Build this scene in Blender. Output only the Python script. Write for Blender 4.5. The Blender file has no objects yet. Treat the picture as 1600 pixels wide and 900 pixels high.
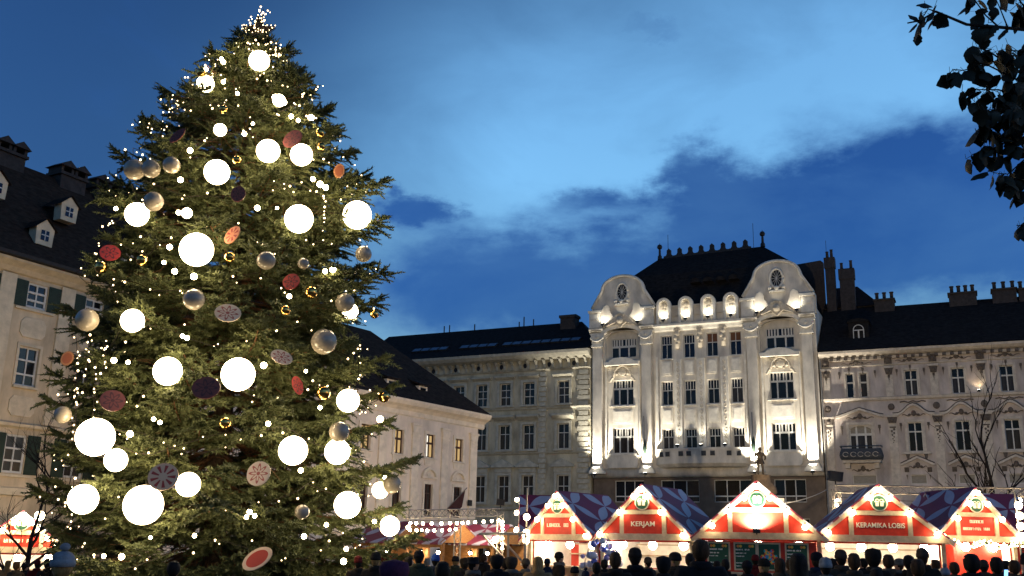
import bpy, bmesh, math, random
import numpy as np
from mathutils import Vector, Matrix, Euler
R = math.radians
random.seed(7)
rng = np.random.default_rng(11)
scene = bpy.context.scene
COL = scene.collection

# ------------------------------------------------------------------ camera
CAM_H, PITCH, ROLL, FPX = 1.9, R(14.67), R(1.24), 1557.5
_f = Vector((0, math.cos(PITCH), math.sin(PITCH)))
_u0 = Vector((0, -math.sin(PITCH), math.cos(PITCH)))
_r0 = Vector((1, 0, 0))
_r = _r0 * math.cos(ROLL) + _u0 * math.sin(ROLL)
_u = _u0 * math.cos(ROLL) - _r0 * math.sin(ROLL)
CAM = Vector((0, 0, CAM_H))
cd = bpy.data.cameras.new('camera')
cam = bpy.data.objects.new('camera', cd)
COL.objects.link(cam)
cam.matrix_world = Matrix(((_r.x, _u.x, -_f.x, 0), (_r.y, _u.y, -_f.y, 0), (_r.z, _u.z, -_f.z, CAM_H), (0, 0, 0, 1)))
cd.sensor_width = 36.0
cd.lens = FPX / 1600 * 36.0
cd.clip_start, cd.clip_end = 0.1, 3000
scene.camera = cam
def at(x, y, Y):
    """photo pixel (1600x900) -> world point at forward distance Y (for measuring the place)"""
    d = _f + _r * ((x - 800) / FPX) - _u * ((y - 450) / FPX)
    return CAM + d * (Y / d.y)

# ------------------------------------------------------------------ world: dusk sky with cloud banks
world = bpy.data.worlds.new('World')
scene.world = world
world.use_nodes = True
nt = world.node_tree
nt.nodes.clear()
def N(t, **k):
    n = nt.nodes.new(t)
    for a, b in k.items():
        setattr(n, a, b)
    return n
def L(a, b):
    nt.links.new(a, b)
SUN_EL, SUN_AZ = R(1.0), R(105)
sky = N('ShaderNodeTexSky', sky_type='NISHITA', sun_disc=False)
sky.sun_elevation, sky.sun_rotation = SUN_EL, SUN_AZ
sky.air_density, sky.dust_density, sky.ozone_density = 1.0, 0.2, 4.0
def M_(op, a, b=None, c=None, clamp=False):
    n = N('ShaderNodeMath', operation=op, use_clamp=clamp)
    for i, v in enumerate((a, b, c)):
        if v is None:
            continue
        if isinstance(v, (int, float)):
            n.inputs[i].default_value = v
        else:
            L(v, n.inputs[i])
    return n.outputs[0]
tc = N('ShaderNodeTexCoord')
sep = N('ShaderNodeSeparateXYZ'); L(tc.outputs['Generated'], sep.inputs[0])
az = M_('ARCTAN2', sep.outputs[0], sep.outputs[1])
el = M_('ARCSINE', sep.outputs[2])
comb = N('ShaderNodeCombineXYZ'); L(az, comb.inputs[0]); L(M_('MULTIPLY', el, 1.9), comb.inputs[1])
n1 = N('ShaderNodeTexNoise'); n1.inputs['Scale'].default_value = 4.2; n1.inputs['Detail'].default_value = 9; n1.inputs['Roughness'].default_value = 0.56
n1.inputs['Distortion'].default_value = 0.35
L(comb.outputs[0], n1.inputs['Vector'])
n2 = N('ShaderNodeTexNoise'); n2.inputs['Scale'].default_value = 1.5; n2.inputs['Detail'].default_value = 4; n2.inputs['Roughness'].default_value = 0.5
L(comb.outputs[0], n2.inputs['Vector'])
wn = N('ShaderNodeTexNoise'); wn.inputs['Scale'].default_value = 9.0; wn.inputs['Detail'].default_value = 10; wn.inputs['Roughness'].default_value = 0.62
L(comb.outputs[0], wn.inputs['Vector'])
wsep = N('ShaderNodeSeparateColor'); L(wn.outputs[1], wsep.inputs[0])
azw = M_('ADD', az, M_('MULTIPLY', M_('SUBTRACT', wsep.outputs[0], 0.5), 0.16))
elw = M_('ADD', el, M_('MULTIPLY', M_('SUBTRACT', wsep.outputs[1], 0.5), 0.10))
def blob(a0, e0, wa, we, flat=False):
    dx = M_('DIVIDE', M_('SUBTRACT', azw if flat else az, a0), wa)
    dy = M_('DIVIDE', M_('SUBTRACT', elw if flat else el, e0), we)
    q = M_('ADD', M_('MULTIPLY', dx, dx), M_('MULTIPLY', dy, dy))
    if flat: q = M_('POWER', q, 1.4)
    return M_('EXPONENT', M_('MULTIPLY', q, -1.0))
# cloud banks low over the roofs (bearing, elevation, half widths in radians), and broken cloud all round
banks = [(0.37, 0.305, 0.20, 0.082, 1.0), (0.70, 0.32, 0.26, 0.10, 1.0), (0.175, 0.375, 0.045, 0.036, .75), (0.24, 0.33, 0.09, 0.05, .7), (0.0, 0.258, 0.19, 0.072, 1.05), (0.09, 0.335, 0.05, 0.014, .35), (-0.10, 0.333, 0.035, 0.017, .8), (0.18, 0.235, 0.14, 0.05, .7), (-0.40, 0.24, 0.2, 0.10, .5), (0.155, 0.508, 0.055, 0.010, .4), (-0.30, 0.53, 0.14, 0.07, .22), (1.5, 0.3, 0.35, 0.12, .9), (-1.3, 0.33, 0.4, 0.12, .9), (2.7, 0.35, 0.5, 0.14, .9), (-2.4, 0.3, 0.4, 0.12, .9)]
cov = M_('ADD', M_('MULTIPLY', M_('SUBTRACT', n1.outputs[0], 0.5), 1.5), M_('MULTIPLY', M_('SUBTRACT', n2.outputs[0], 0.5), 0.30))
for a0, e0, wa, we, s in banks:
    cov = M_('ADD', cov, M_('MULTIPLY', blob(a0, e0, wa, we, True), s))
mr = N('ShaderNodeMapRange', interpolation_type='SMOOTHSTEP'); L(cov, mr.inputs[0])
mr.inputs[1].default_value, mr.inputs[2].default_value = 0.12, 0.98
cloud = mr.outputs[0]
def mixc(fac, a, b, blend='MIX'):
    n = N('ShaderNodeMix', data_type='RGBA', blend_type=blend)
    if isinstance(fac, (int, float)): n.inputs[0].default_value = fac
    else: L(fac, n.inputs[0])
    for i, v in ((6, a), (7, b)):
        if isinstance(v, tuple): n.inputs[i].default_value = (*v, 1)
        else: L(v, n.inputs[i])
    return n.outputs[2]
SKY_TINT = (0.90, 0.96, 1.10)
base = mixc(1.0, sky.outputs[0], SKY_TINT, 'MULTIPLY')
# thin bright high veil
veil = None
for a0, e0, wa, we, s in ((0.34, 0.42, 0.34, 0.20, 1.0), (0.0, 0.36, 0.20, 0.20, 0.62), (-0.14, 0.2, 0.10, 0.08, 0.22), (1.3, 0.4, 0.6, 0.25, 0.9), (-1.9, 0.45, 0.7, 0.3, 0.5), (2.7, 0.5, 0.7, 0.3, 0.7)):
    v_ = M_('MULTIPLY', blob(a0, e0, wa, we), s)
    veil = v_ if veil is None else M_('ADD', veil, v_)
veil = M_('MULTIPLY', veil, M_('ADD', 0.45, M_('MULTIPLY', n1.outputs[0], 1.0)), clamp=True)
lit = mixc(veil, base, mixc(1.0, base, (11.0, 7.6, 4.6), 'MULTIPLY'))
dark = mixc(1.0, base, (1.1, 1.35, 1.65), 'MULTIPLY')
fin = mixc(M_('MULTIPLY', cloud, M_('ADD', 0.70, M_('MULTIPLY', n1.outputs[0], 0.5)), clamp=True), lit, dark)
bg = N('ShaderNodeBackground'); L(fin, bg.inputs[0]); bg.inputs[1].default_value = 0.13
out = N('ShaderNodeOutputWorld'); L(bg.outputs[0], out.inputs[0])

# the sun has just set behind the photographer: only a last soft trace of it
sl = bpy.data.lights.new('sun', 'SUN'); sl.energy = 0.04; sl.angle = R(20); sl.color = (1.0, 0.86, 0.72)
so = bpy.data.objects.new('sun', sl); COL.objects.link(so)
_sd = Vector((math.sin(SUN_AZ) * math.cos(R(12)), math.cos(SUN_AZ) * math.cos(R(12)), math.sin(R(12))))
so.rotation_euler = (-_sd).to_track_quat('-Z', 'Y').to_euler(); so.location = (0, -40, 60)

vs = scene.view_settings
vs.view_transform, vs.look, vs.exposure, vs.gamma, vs.use_curve_mapping = 'Standard', 'None', 1.2, 1.0, False
cy = scene.cycles
cy.use_denoising = True
cy.max_bounces, cy.diffuse_bounces, cy.glossy_bounces, cy.transmission_bounces, cy.transparent_max_bounces = 5, 3, 3, 3, 6
cy.sample_clamp_indirect = 3.0
cy.caustics_reflective = cy.caustics_refractive = False

# ------------------------------------------------------------------ materials (all procedural)
MATS = {}
def mat(name, col, rough=0.8, vary=0.25, scale=3.0, bump=0.0, metal=0.0, spec=0.3, col2=None, detail=6, bscale=None, stretch=None):
    m = bpy.data.materials.new(name); m.use_nodes = True
    t = m.node_tree; b = t.nodes['Principled BSDF']
    b.inputs['Roughness'].default_value = rough; b.inputs['Metallic'].default_value = metal
    b.inputs['Specular IOR Level'].default_value = spec
    co = t.nodes.new('ShaderNodeTexCoord'); src = co.outputs['Object']
    if stretch:
        mp = t.nodes.new('ShaderNodeMapping'); mp.inputs['Scale'].default_value = stretch
        t.links.new(src, mp.inputs[0]); src = mp.outputs[0]
    nz = t.nodes.new('ShaderNodeTexNoise'); nz.inputs['Scale'].default_value = scale; nz.inputs['Detail'].default_value = detail; nz.inputs['Roughness'].default_value = 0.62
    t.links.new(src, nz.inputs['Vector'])
    rp = t.nodes.new('ShaderNodeValToRGB')
    c2 = col2 or tuple(c * (1 - vary) for c in col)
    c1 = tuple(min(1, c * (1 + vary * 0.4)) for c in col)
    rp.color_ramp.elements[0].position, rp.color_ramp.elements[1].position = 0.32, 0.66
    rp.color_ramp.elements[0].color, rp.color_ramp.elements[1].color = (*c2, 1), (*c1, 1)
    t.links.new(nz.outputs[0], rp.inputs[0]); t.links.new(rp.outputs[0], b.inputs['Base Color'])
    if bump:
        n3 = t.nodes.new('ShaderNodeTexNoise'); n3.inputs['Scale'].default_value = bscale or scale * 6; n3.inputs['Detail'].default_value = 5
        t.links.new(src, n3.inputs['Vector'])
        bp = t.nodes.new('ShaderNodeBump'); bp.inputs['Strength'].default_value = bump; bp.inputs['Distance'].default_value = 0.03
        t.links.new(n3.outputs[0], bp.inputs['Height']); t.links.new(bp.outputs[0], b.inputs['Normal'])
    MATS[name] = m
    return m
def emis(name, col, strength, sampling='AUTO'):
    m = bpy.data.materials.new(name); m.use_nodes = True
    t = m.node_tree; t.nodes.clear()
    e = t.nodes.new('ShaderNodeEmission'); e.inputs[0].default_value = (*col, 1); e.inputs[1].default_value = strength
    o = t.nodes.new('ShaderNodeOutputMaterial'); t.links.new(e.outputs[0], o.inputs[0])
    try: m.cycles.emission_sampling = sampling
    except Exception: pass
    MATS[name] = m
    return m
WARM = (1.0, 0.78, 0.48)
mat('cream_stone', (0.66, 0.60, 0.50), 0.85, 0.32, 1.2, 0.4, stretch=(1, 1, 0.45))
mat('cream_trim', (0.70, 0.65, 0.55), 0.8, 0.22, 2.5, 0.25)
mat('ornament_stone', (0.56, 0.49, 0.38), 0.85, 0.35, 6, 0.5)
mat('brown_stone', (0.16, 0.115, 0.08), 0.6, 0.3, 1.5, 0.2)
mat('grey_stone', (0.48, 0.43, 0.31), 0.88, 0.45, 1.0, 0.45, stretch=(1, 1, 0.4))
mat('grey_trim', (0.47, 0.44, 0.35), 0.85, 0.28, 2.5, 0.3)
mat('mauve_plaster', (0.52, 0.45, 0.40), 0.88, 0.42, 0.9, 0.35, stretch=(1, 1, 0.35))
mat('mauve_trim', (0.56, 0.49, 0.40), 0.85, 0.28, 3, 0.3)
mat('sooty_ornament', (0.13, 0.105, 0.085), 0.9, 0.4, 8, 0.5)
mat('pink_plaster', (0.74, 0.62, 0.50), 0.88, 0.26, 0.9, 0.2, stretch=(1, 1, 0.4))
mat('pink_trim', (0.76, 0.65, 0.51), 0.85, 0.2, 2.5, 0.2)
mat('old_plaster', (0.64, 0.51, 0.34), 0.9, 0.38, 0.9, 0.3, stretch=(1, 1, 0.4))
mat('old_trim', (0.68, 0.57, 0.40), 0.88, 0.22, 2.5, 0.25)
mat('block_stone', (0.46, 0.40, 0.28), 0.9, 0.3, 2.2, 0.4)
mat('slate_roof', (0.022, 0.020, 0.020), 0.9, 0.5, 3.0, 0.5, spec=0.05, bscale=14, stretch=(1, 1, 2.5))
mat('brown_roof', (0.036, 0.027, 0.022), 0.9, 0.5, 3.0, 0.6, spec=0.05, bscale=12, stretch=(1, 1, 2.5))
mat('black_metal', (0.02, 0.02, 0.022), 0.55, 0.3, 6)
mat('soot_brick', (0.05, 0.042, 0.04), 0.9, 0.4, 5, 0.4)
mat('white_frame', (0.62, 0.60, 0.55), 0.6, 0.15, 5)
mat('brown_frame', (0.055, 0.022, 0.014), 0.5, 0.3, 5)
mat('dark_pane', (0.010, 0.011, 0.014), 0.08, 0.5, 1.5, spec=0.45)
mat('curtain_pane', (0.045, 0.038, 0.034), 0.15, 0.6, 3.0, spec=0.35, stretch=(6, 1, 0.3))
mat('blind_brown', (0.14, 0.06, 0.03), 0.7, 0.2, 4)
mat('blind_grey', (0.30, 0.27, 0.22), 0.7, 0.3, 4, stretch=(1, 1, 9))
mat('green_shutter', (0.022, 0.040, 0.026), 0.6, 0.3, 5)
mat('ground_paving', (0.17, 0.155, 0.14), 0.75, 0.35, 6, 0.4)
mat('skylight_glass', (0.10, 0.13, 0.16), 0.12, 0.2, 2, spec=0.7)
mat('wrought_iron', (0.05, 0.055, 0.062), 0.55, 0.4, 10, 0.3)
mat('red_board', (0.50, 0.035, 0.018), 0.55, 0.25, 4, 0.1)
mat('white_timber', (0.50, 0.40, 0.28), 0.6, 0.25, 5, 0.2)
mat('raw_timber', (0.36, 0.17, 0.055), 0.6, 0.35, 5, 0.3, stretch=(1, 1, 5))
mat('stall_wall', (0.86, 0.82, 0.74), 0.7, 0.15, 4)
mat('galvanised', (0.30, 0.28, 0.25), 0.5, 0.2, 8, metal=0.5)
mat('bark', (0.075, 0.05, 0.032), 0.95, 0.5, 9, 0.6)
mat('dead_twig', (0.13, 0.065, 0.03), 0.95, 0.4, 9)
mat('dark_bark', (0.02, 0.015, 0.012), 0.95, 0.4, 9, 0.4)
mat('ball_white', (0.30, 0.26, 0.205), 0.14, 0.15, 5, spec=0.5)
mat('ball_gold', (0.62, 0.36, 0.10), 0.12, 0.2, 4, metal=1.0)
mat('bronze', (0.05, 0.036, 0.022), 0.5, 0.5, 10, 0.4, metal=0.4)
mat('statue_stone', (0.10, 0.07, 0.045), 0.9, 0.4, 6, 0.5)
mat('green_sign', (0.018, 0.075, 0.045), 0.5, 0.15, 3)
mat('sign_cream', (0.78, 0.72, 0.58), 0.5, 0.1, 5)
mat('sign_white', (0.80, 0.78, 0.74), 0.5, 0.05, 5)
for nm, c in (('tile_orange', (0.75, 0.22, 0.05)), ('tile_teal', (0.03, 0.36, 0.42)), ('tile_yellow', (0.75, 0.48, 0.07)), ('tile_red', (0.6, 0.05, 0.03)), ('tile_blue', (0.05, 0.2, 0.5))):
    mat(nm, c, 0.5, 0.1, 4)
emis('globe_light', (1.0, 0.78, 0.46), 9.5)
emis('festoon_light', (1.0, 0.76, 0.46), 45.0)
emis('bulb_light', (1.0, 0.76, 0.44), 22.0)
emis('fairy_light', (1.0, 0.72, 0.36), 5.0, 'NONE')
emis('spark_light', (1.0, 0.76, 0.40), 34.0)
emis('stall_lamp', (1.0, 0.84, 0.60), 48.0)
emis('flood_lens', (1.0, 0.95, 0.80), 12.0)
emis('lit_pane', (1.0, 0.66, 0.28), 0.26)
emis('lit_pane_white', (1.0, 0.93, 0.78), 0.6)

# ------------------------------------------------------------------ mesh helpers
class MB:
    def __init__(s):
        s.v, s.f, s.m, s.mi = [], [], [], 0
    def add(s, vs, fs):
        o = len(s.v); s.v.extend(tuple(p) for p in vs)
        for f in fs:
            s.f.append(tuple(i + o for i in f)); s.m.append(s.mi)
        return s
    def box(s, x0, x1, y0, y1, z0, z1):
        return s.add([(x0, y0, z0), (x1, y0, z0), (x1, y1, z0), (x0, y1, z0), (x0, y0, z1), (x1, y0, z1), (x1, y1, z1), (x0, y1, z1)],
                     [(0, 3, 2, 1), (4, 5, 6, 7), (0, 1, 5, 4), (1, 2, 6, 5), (2, 3, 7, 6), (3, 0, 4, 7)])
    def prism(s, pts, y0, y1):
        """polygon in x-z, counter-clockwise seen from -y, extruded from y0 (front) to y1"""
        n = len(pts)
        vs = [(x, y0, z) for x, z in pts] + [(x, y1, z) for x, z in pts]
        return s.add(vs, [tuple(range(n)), tuple(range(2 * n - 1, n - 1, -1))] + [(i + n, (i + 1) % n + n, (i + 1) % n, i) for i in range(n)])
    def prof(s, pts, x0, x1):
        """profile in y-z swept along x"""
        n = len(pts)
        vs = [(x0, y, z) for y, z in pts] + [(x1, y, z) for y, z in pts]
        return s.add(vs, [tuple(range(n)), tuple(range(2 * n - 1, n - 1, -1))] + [(i + n, (i + 1) % n + n, (i + 1) % n, i) for i in range(n)])
    def tube(s, path, rad, n=6, cap=True):
        path = [Vector(p) for p in path]
        if isinstance(rad, (int, float)): rad = [rad] * len(path)
        vs = []; prev = None
        for i, p in enumerate(path):
            d = (path[min(i + 1, len(path) - 1)] - path[max(i - 1, 0)])
            d = d.normalized() if d.length > 1e-9 else Vector((0, 0, 1))
            a = prev - d * prev.dot(d) if prev is not None else d.orthogonal()
            if a.length < 1e-6: a = d.orthogonal()
            a.normalize(); prev = a; b = d.cross(a)
            for k in range(n):
                t = 2 * math.pi * k / n
                vs.append(p + (a * math.cos(t) + b * math.sin(t)) * rad[i])
        fs = [(i * n + k, i * n + (k + 1) % n, (i + 1) * n + (k + 1) % n, (i + 1) * n + k) for i in range(len(path) - 1) for k in range(n)]
        if cap:
            fs += [tuple(range(n - 1, -1, -1)), tuple(range((len(path) - 1) * n, len(path) * n))]
        return s.add(vs, fs)
    def lathe(s, prof, cx=0, cy=0, n=12, sx=1, sy=1, a0=0, a1=2 * math.pi):
        full = abs(a1 - a0 - 2 * math.pi) < 1e-6
        m = n if full else n + 1
        vs = [(cx + r * sx * math.cos(a0 + (a1 - a0) * k / n), cy + r * sy * math.sin(a0 + (a1 - a0) * k / n), z) for r, z in prof for k in range(m)]
        fs = []
        for i in range(len(prof) - 1):
            for k in range(n):
                k2 = (k + 1) % m
                fs.append((i * m + k, i * m + k2, (i + 1) * m + k2, (i + 1) * m + k))
        return s.add(vs, fs)
    def ball(s, c, r, nu=12, nv=8, sc=(1, 1, 1)):
        vs = [(c[0], c[1], c[2] - r * sc[2])]
        for j in range(1, nv):
            t = -math.pi / 2 + math.pi * j / nv
            for i in range(nu):
                a = 2 * math.pi * i / nu
                vs.append((c[0] + r * sc[0] * math.cos(t) * math.cos(a), c[1] + r * sc[1] * math.cos(t) * math.sin(a), c[2] + r * sc[2] * math.sin(t)))
        vs.append((c[0], c[1], c[2] + r * sc[2]))
        fs = [(0, 1 + (i + 1) % nu, 1 + i) for i in range(nu)]
        for j in range(nv - 2):
            for i in range(nu):
                a, b = 1 + j * nu, 1 + (j + 1) * nu
                fs.append((a + i, a + (i + 1) % nu, b + (i + 1) % nu, b + i))
        t = len(vs) - 1; a = 1 + (nv - 2) * nu
        fs += [(a + i, a + (i + 1) % nu, t) for i in range(nu)]
        return s.add(vs, fs)
    def mesh(s, name, mats, smooth=False):
        me = bpy.data.meshes.new(name)
        me.from_pydata(s.v, [], s.f)
        for m in (mats if isinstance(mats, (list, tuple)) else [mats]):
            me.materials.append(MATS[m] if isinstance(m, str) else m)
        if any(s.m): me.polygons.foreach_set('material_index', s.m)
        if smooth:
            me.polygons.foreach_set('use_smooth', [True] * len(me.polygons))
        me.update()
        return me
    def build(s, name, mats, parent=None, smooth=False, loc=(0, 0, 0), rot=None):
        return link(name, s.mesh(name, mats, smooth), parent, loc, rot)
def link(name, me, parent=None, loc=(0, 0, 0), rot=None, scale=None):
    o = bpy.data.objects.new(name, me); COL.objects.link(o)
    o.location = loc
    if rot is not None: o.rotation_euler = rot
    if scale is not None: o.scale = scale
    if parent: o.parent = parent
    return o
def tag(o, label=None, cat=None, group=None, kind=None):
    if label: o['label'] = label
    if cat: o['category'] = cat
    if group: o['group'] = group
    if kind: o['kind'] = kind
    return o
def thing(name, label, cat, loc=(0, 0, 0), rz=0.0, group=None):
    o = bpy.data.objects.new(name, None); COL.objects.link(o)
    o.location = loc; o.rotation_euler = (0, 0, rz); o.empty_display_size = 0.3
    return tag(o, label, cat, group)
def part(parent, name, m, fn, smooth=False, loc=(0, 0, 0), rot=None):
    mb = MB(); fn(mb)
    return mb.build(name, m, parent, smooth, loc, rot)
def pbox(parent, name, m, *b):
    return part(parent, name, m, lambda q: q.box(*b))
def arc(cx, cz, rx, rz, a0, a1, n):
    return [(cx + rx * math.cos(R(a0 + (a1 - a0) * i / n)), cz + rz * math.sin(R(a0 + (a1 - a0) * i / n))) for i in range(n + 1)]
def gz(x, y):
    """height of the square: it falls gently towards the back left"""
    def ss(a, b, t):
        t = min(1, max(0, (t - a) / (b - a))); return t * t * (3 - 2 * t)
    return .35 - 1.35 * ss(2, -13, x) * ss(20, 36, y)
def lamp(name, loc, energy, color, radius, parent, spot=None, aim=None, blend=0.6):
    l = bpy.data.lights.new(name, 'SPOT' if spot else 'POINT')
    l.energy, l.color, l.shadow_soft_size = energy, color, radius
    o = bpy.data.objects.new(name, l); COL.objects.link(o); o.location = loc
    if spot:
        l.spot_size, l.spot_blend = R(spot), blend
        o.rotation_euler = Vector(aim).to_track_quat('-Z', 'Y').to_euler()
    o.parent = parent
    return o

# ------------------------------------------------------------------ facade helpers
def wall(q, x0, x1, z0, z1, holes, y=0.0, depth=0.35):
    """front face with real openings and their reveals; holes: (x0,x1,z0,z1)"""
    hs = [h for h in holes]
    xs = sorted({x0, x1, *[v for h in hs for v in h[:2]]}); zs = sorted({z0, z1, *[v for h in hs for v in h[2:4]]})
    xs = [v for v in xs if x0 <= v <= x1]; zs = [v for v in zs if z0 <= v <= z1]
    idx = {}
    vs, fs = [], []
    def vi(x, z):
        if (x, z) not in idx:
            idx[(x, z)] = len(vs); vs.append((x, y, z))
        return idx[(x, z)]
    for i in range(len(xs) - 1):
        for j in range(len(zs) - 1):
            cx, cz = (xs[i] + xs[i + 1]) / 2, (zs[j] + zs[j + 1]) / 2
            if any(h[0] < cx < h[1] and h[2] < cz < h[3] for h in hs): continue
            fs.append((vi(xs[i], zs[j]), vi(xs[i + 1], zs[j]), vi(xs[i + 1], zs[j + 1]), vi(xs[i], zs[j + 1])))
    q.add(vs, fs)
    for a, b, c, d in [h[:4] for h in hs]:
        q.add([(a, y, c), (b, y, c), (b, y, d), (a, y, d), (a, y + depth, c), (b, y + depth, c), (b, y + depth, d), (a, y + depth, d)],
              [(0, 4, 5, 1), (1, 5, 6, 2), (2, 6, 7, 3), (3, 7, 4, 0)])
_WC = {}
_pr = random.Random(99)
def window(parent, x0, x1, z0, z1, y=0.18, cols=(0.5,), rows=(0.62,), fr=0.07, bar=0.05, frame='white_frame', pane='dark_pane', topcols=None, sill=None, lowpane=None, name='window', panes_at=None):
    """frame (part) with a pane in every light (sub-parts); cols/rows are bar positions as fractions"""
    w, h = round(x1 - x0, 2), round(z1 - z0, 2)
    if pane == 'dark_pane' and lowpane is None and _pr.random() < .3: lowpane = 'curtain_pane'
    key = (w, h, cols, rows, fr, bar, frame, topcols)
    def cells(cs):
        e = [fr] + [c * w for c in cs] + [w - fr]
        out = []
        for i in range(len(e) - 1):
            a = e[i] + (bar / 2 if i > 0 else 0); b = e[i + 1] - (bar / 2 if i < len(e) - 2 else 0)
            out.append((a, b))
        return out
    re = [fr] + [r * h for r in rows] + [h - fr]
    rc = [(re[i] + (bar * .65 if i > 0 else 0), re[i + 1] - (bar * .65 if i < len(re) - 2 else 0)) for i in range(len(re) - 1)]
    def build_frame():
        q = MB()
        q.box(0, fr, 0, .09, 0, h); q.box(w - fr, w, 0, .09, 0, h); q.box(fr, w - fr, 0, .09, 0, fr); q.box(fr, w - fr, 0, .09, h - fr, h)
        for r in rows: q.box(fr, w - fr, -.01, .08, r * h - bar * .65, r * h + bar * .65)
        for k, (c, d) in enumerate(rc):
            cs = topcols if (topcols and k == len(rc) - 1) else cols
            for c_ in cs: q.box(c_ * w - bar / 2, c_ * w + bar / 2, .005, .075, c, d)
        return q.mesh('window', frame)
    if key not in _WC:
        _WC[key] = build_frame()
    o = link(name, _WC[key], parent, (x0, y, z0))
    n = 0
    for k, (c, d) in enumerate(rc):
        cs = topcols if (topcols and k == len(rc) - 1) else cols
        for (a, b) in cells(cs):
            pw, ph = round(b - a, 3), round(d - c, 3)
            pm = pane if (lowpane is None or k == len(rc) - 1) else lowpane
            if panes_at: pm = panes_at.get(n, pm)
            pk = ('pane', pw, ph, pm)
            if pk not in _WC:
                q = MB(); q.box(0, pw, 0, .012, 0, ph); _WC[pk] = q.mesh('pane', pm)
            link('pane', _WC[pk], o, (a, .05, c), (R(_pr.uniform(-1.2, 1.2)), 0, R(_pr.uniform(-1.6, 1.6)))); n += 1
    if sill:
        ov, pr, th, sm = sill
        sk = ('sill', w, sill, y)
        if sk not in _WC:
            q = MB(); q.prof([(-y - pr, -th), (-y - pr + .02, 0), (.0, .03), (.0, -th)], -ov, w + ov); _WC[sk] = q.mesh('sill', sm)
        link('sill', _WC[sk], o, (0, 0, 0))
    return o
def shell(q, x0, x1, y0, y1, z0, z1):
    """side and back walls of a block, open at the front"""
    q.add([(x0, y0, z0), (x0, y1, z0), (x1, y1, z0), (x1, y0, z0), (x0, y0, z1), (x0, y1, z1), (x1, y1, z1), (x1, y0, z1)],
          [(0, 4, 5, 1), (1, 5, 6, 2), (2, 6, 7, 3), (4, 7, 6, 5)])

# ================================================================== ground
def ground():
    q = MB(); n = 60
    xs = [-160 + 320 * i / n for i in range(n + 1)]; ys = [-60 + 300 * j / n for j in range(n + 1)]
    for y in ys:
        for x in xs: q.v.append((x, y, gz(x, y)))
    for j in range(n):
        for i in range(n):
            a = j * (n + 1) + i; q.f.append((a, a + 1, a + n + 2, a + n + 1)); q.m.append(0)
    q.add([(-900, -900, -1.3), (900, -900, -1.3), (900, 1500, -1.3), (-900, 1500, -1.3)], [(0, 1, 2, 3)])
    tag(q.build('ground', 'ground_paving', smooth=True), kind='structure')
ground()

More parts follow.
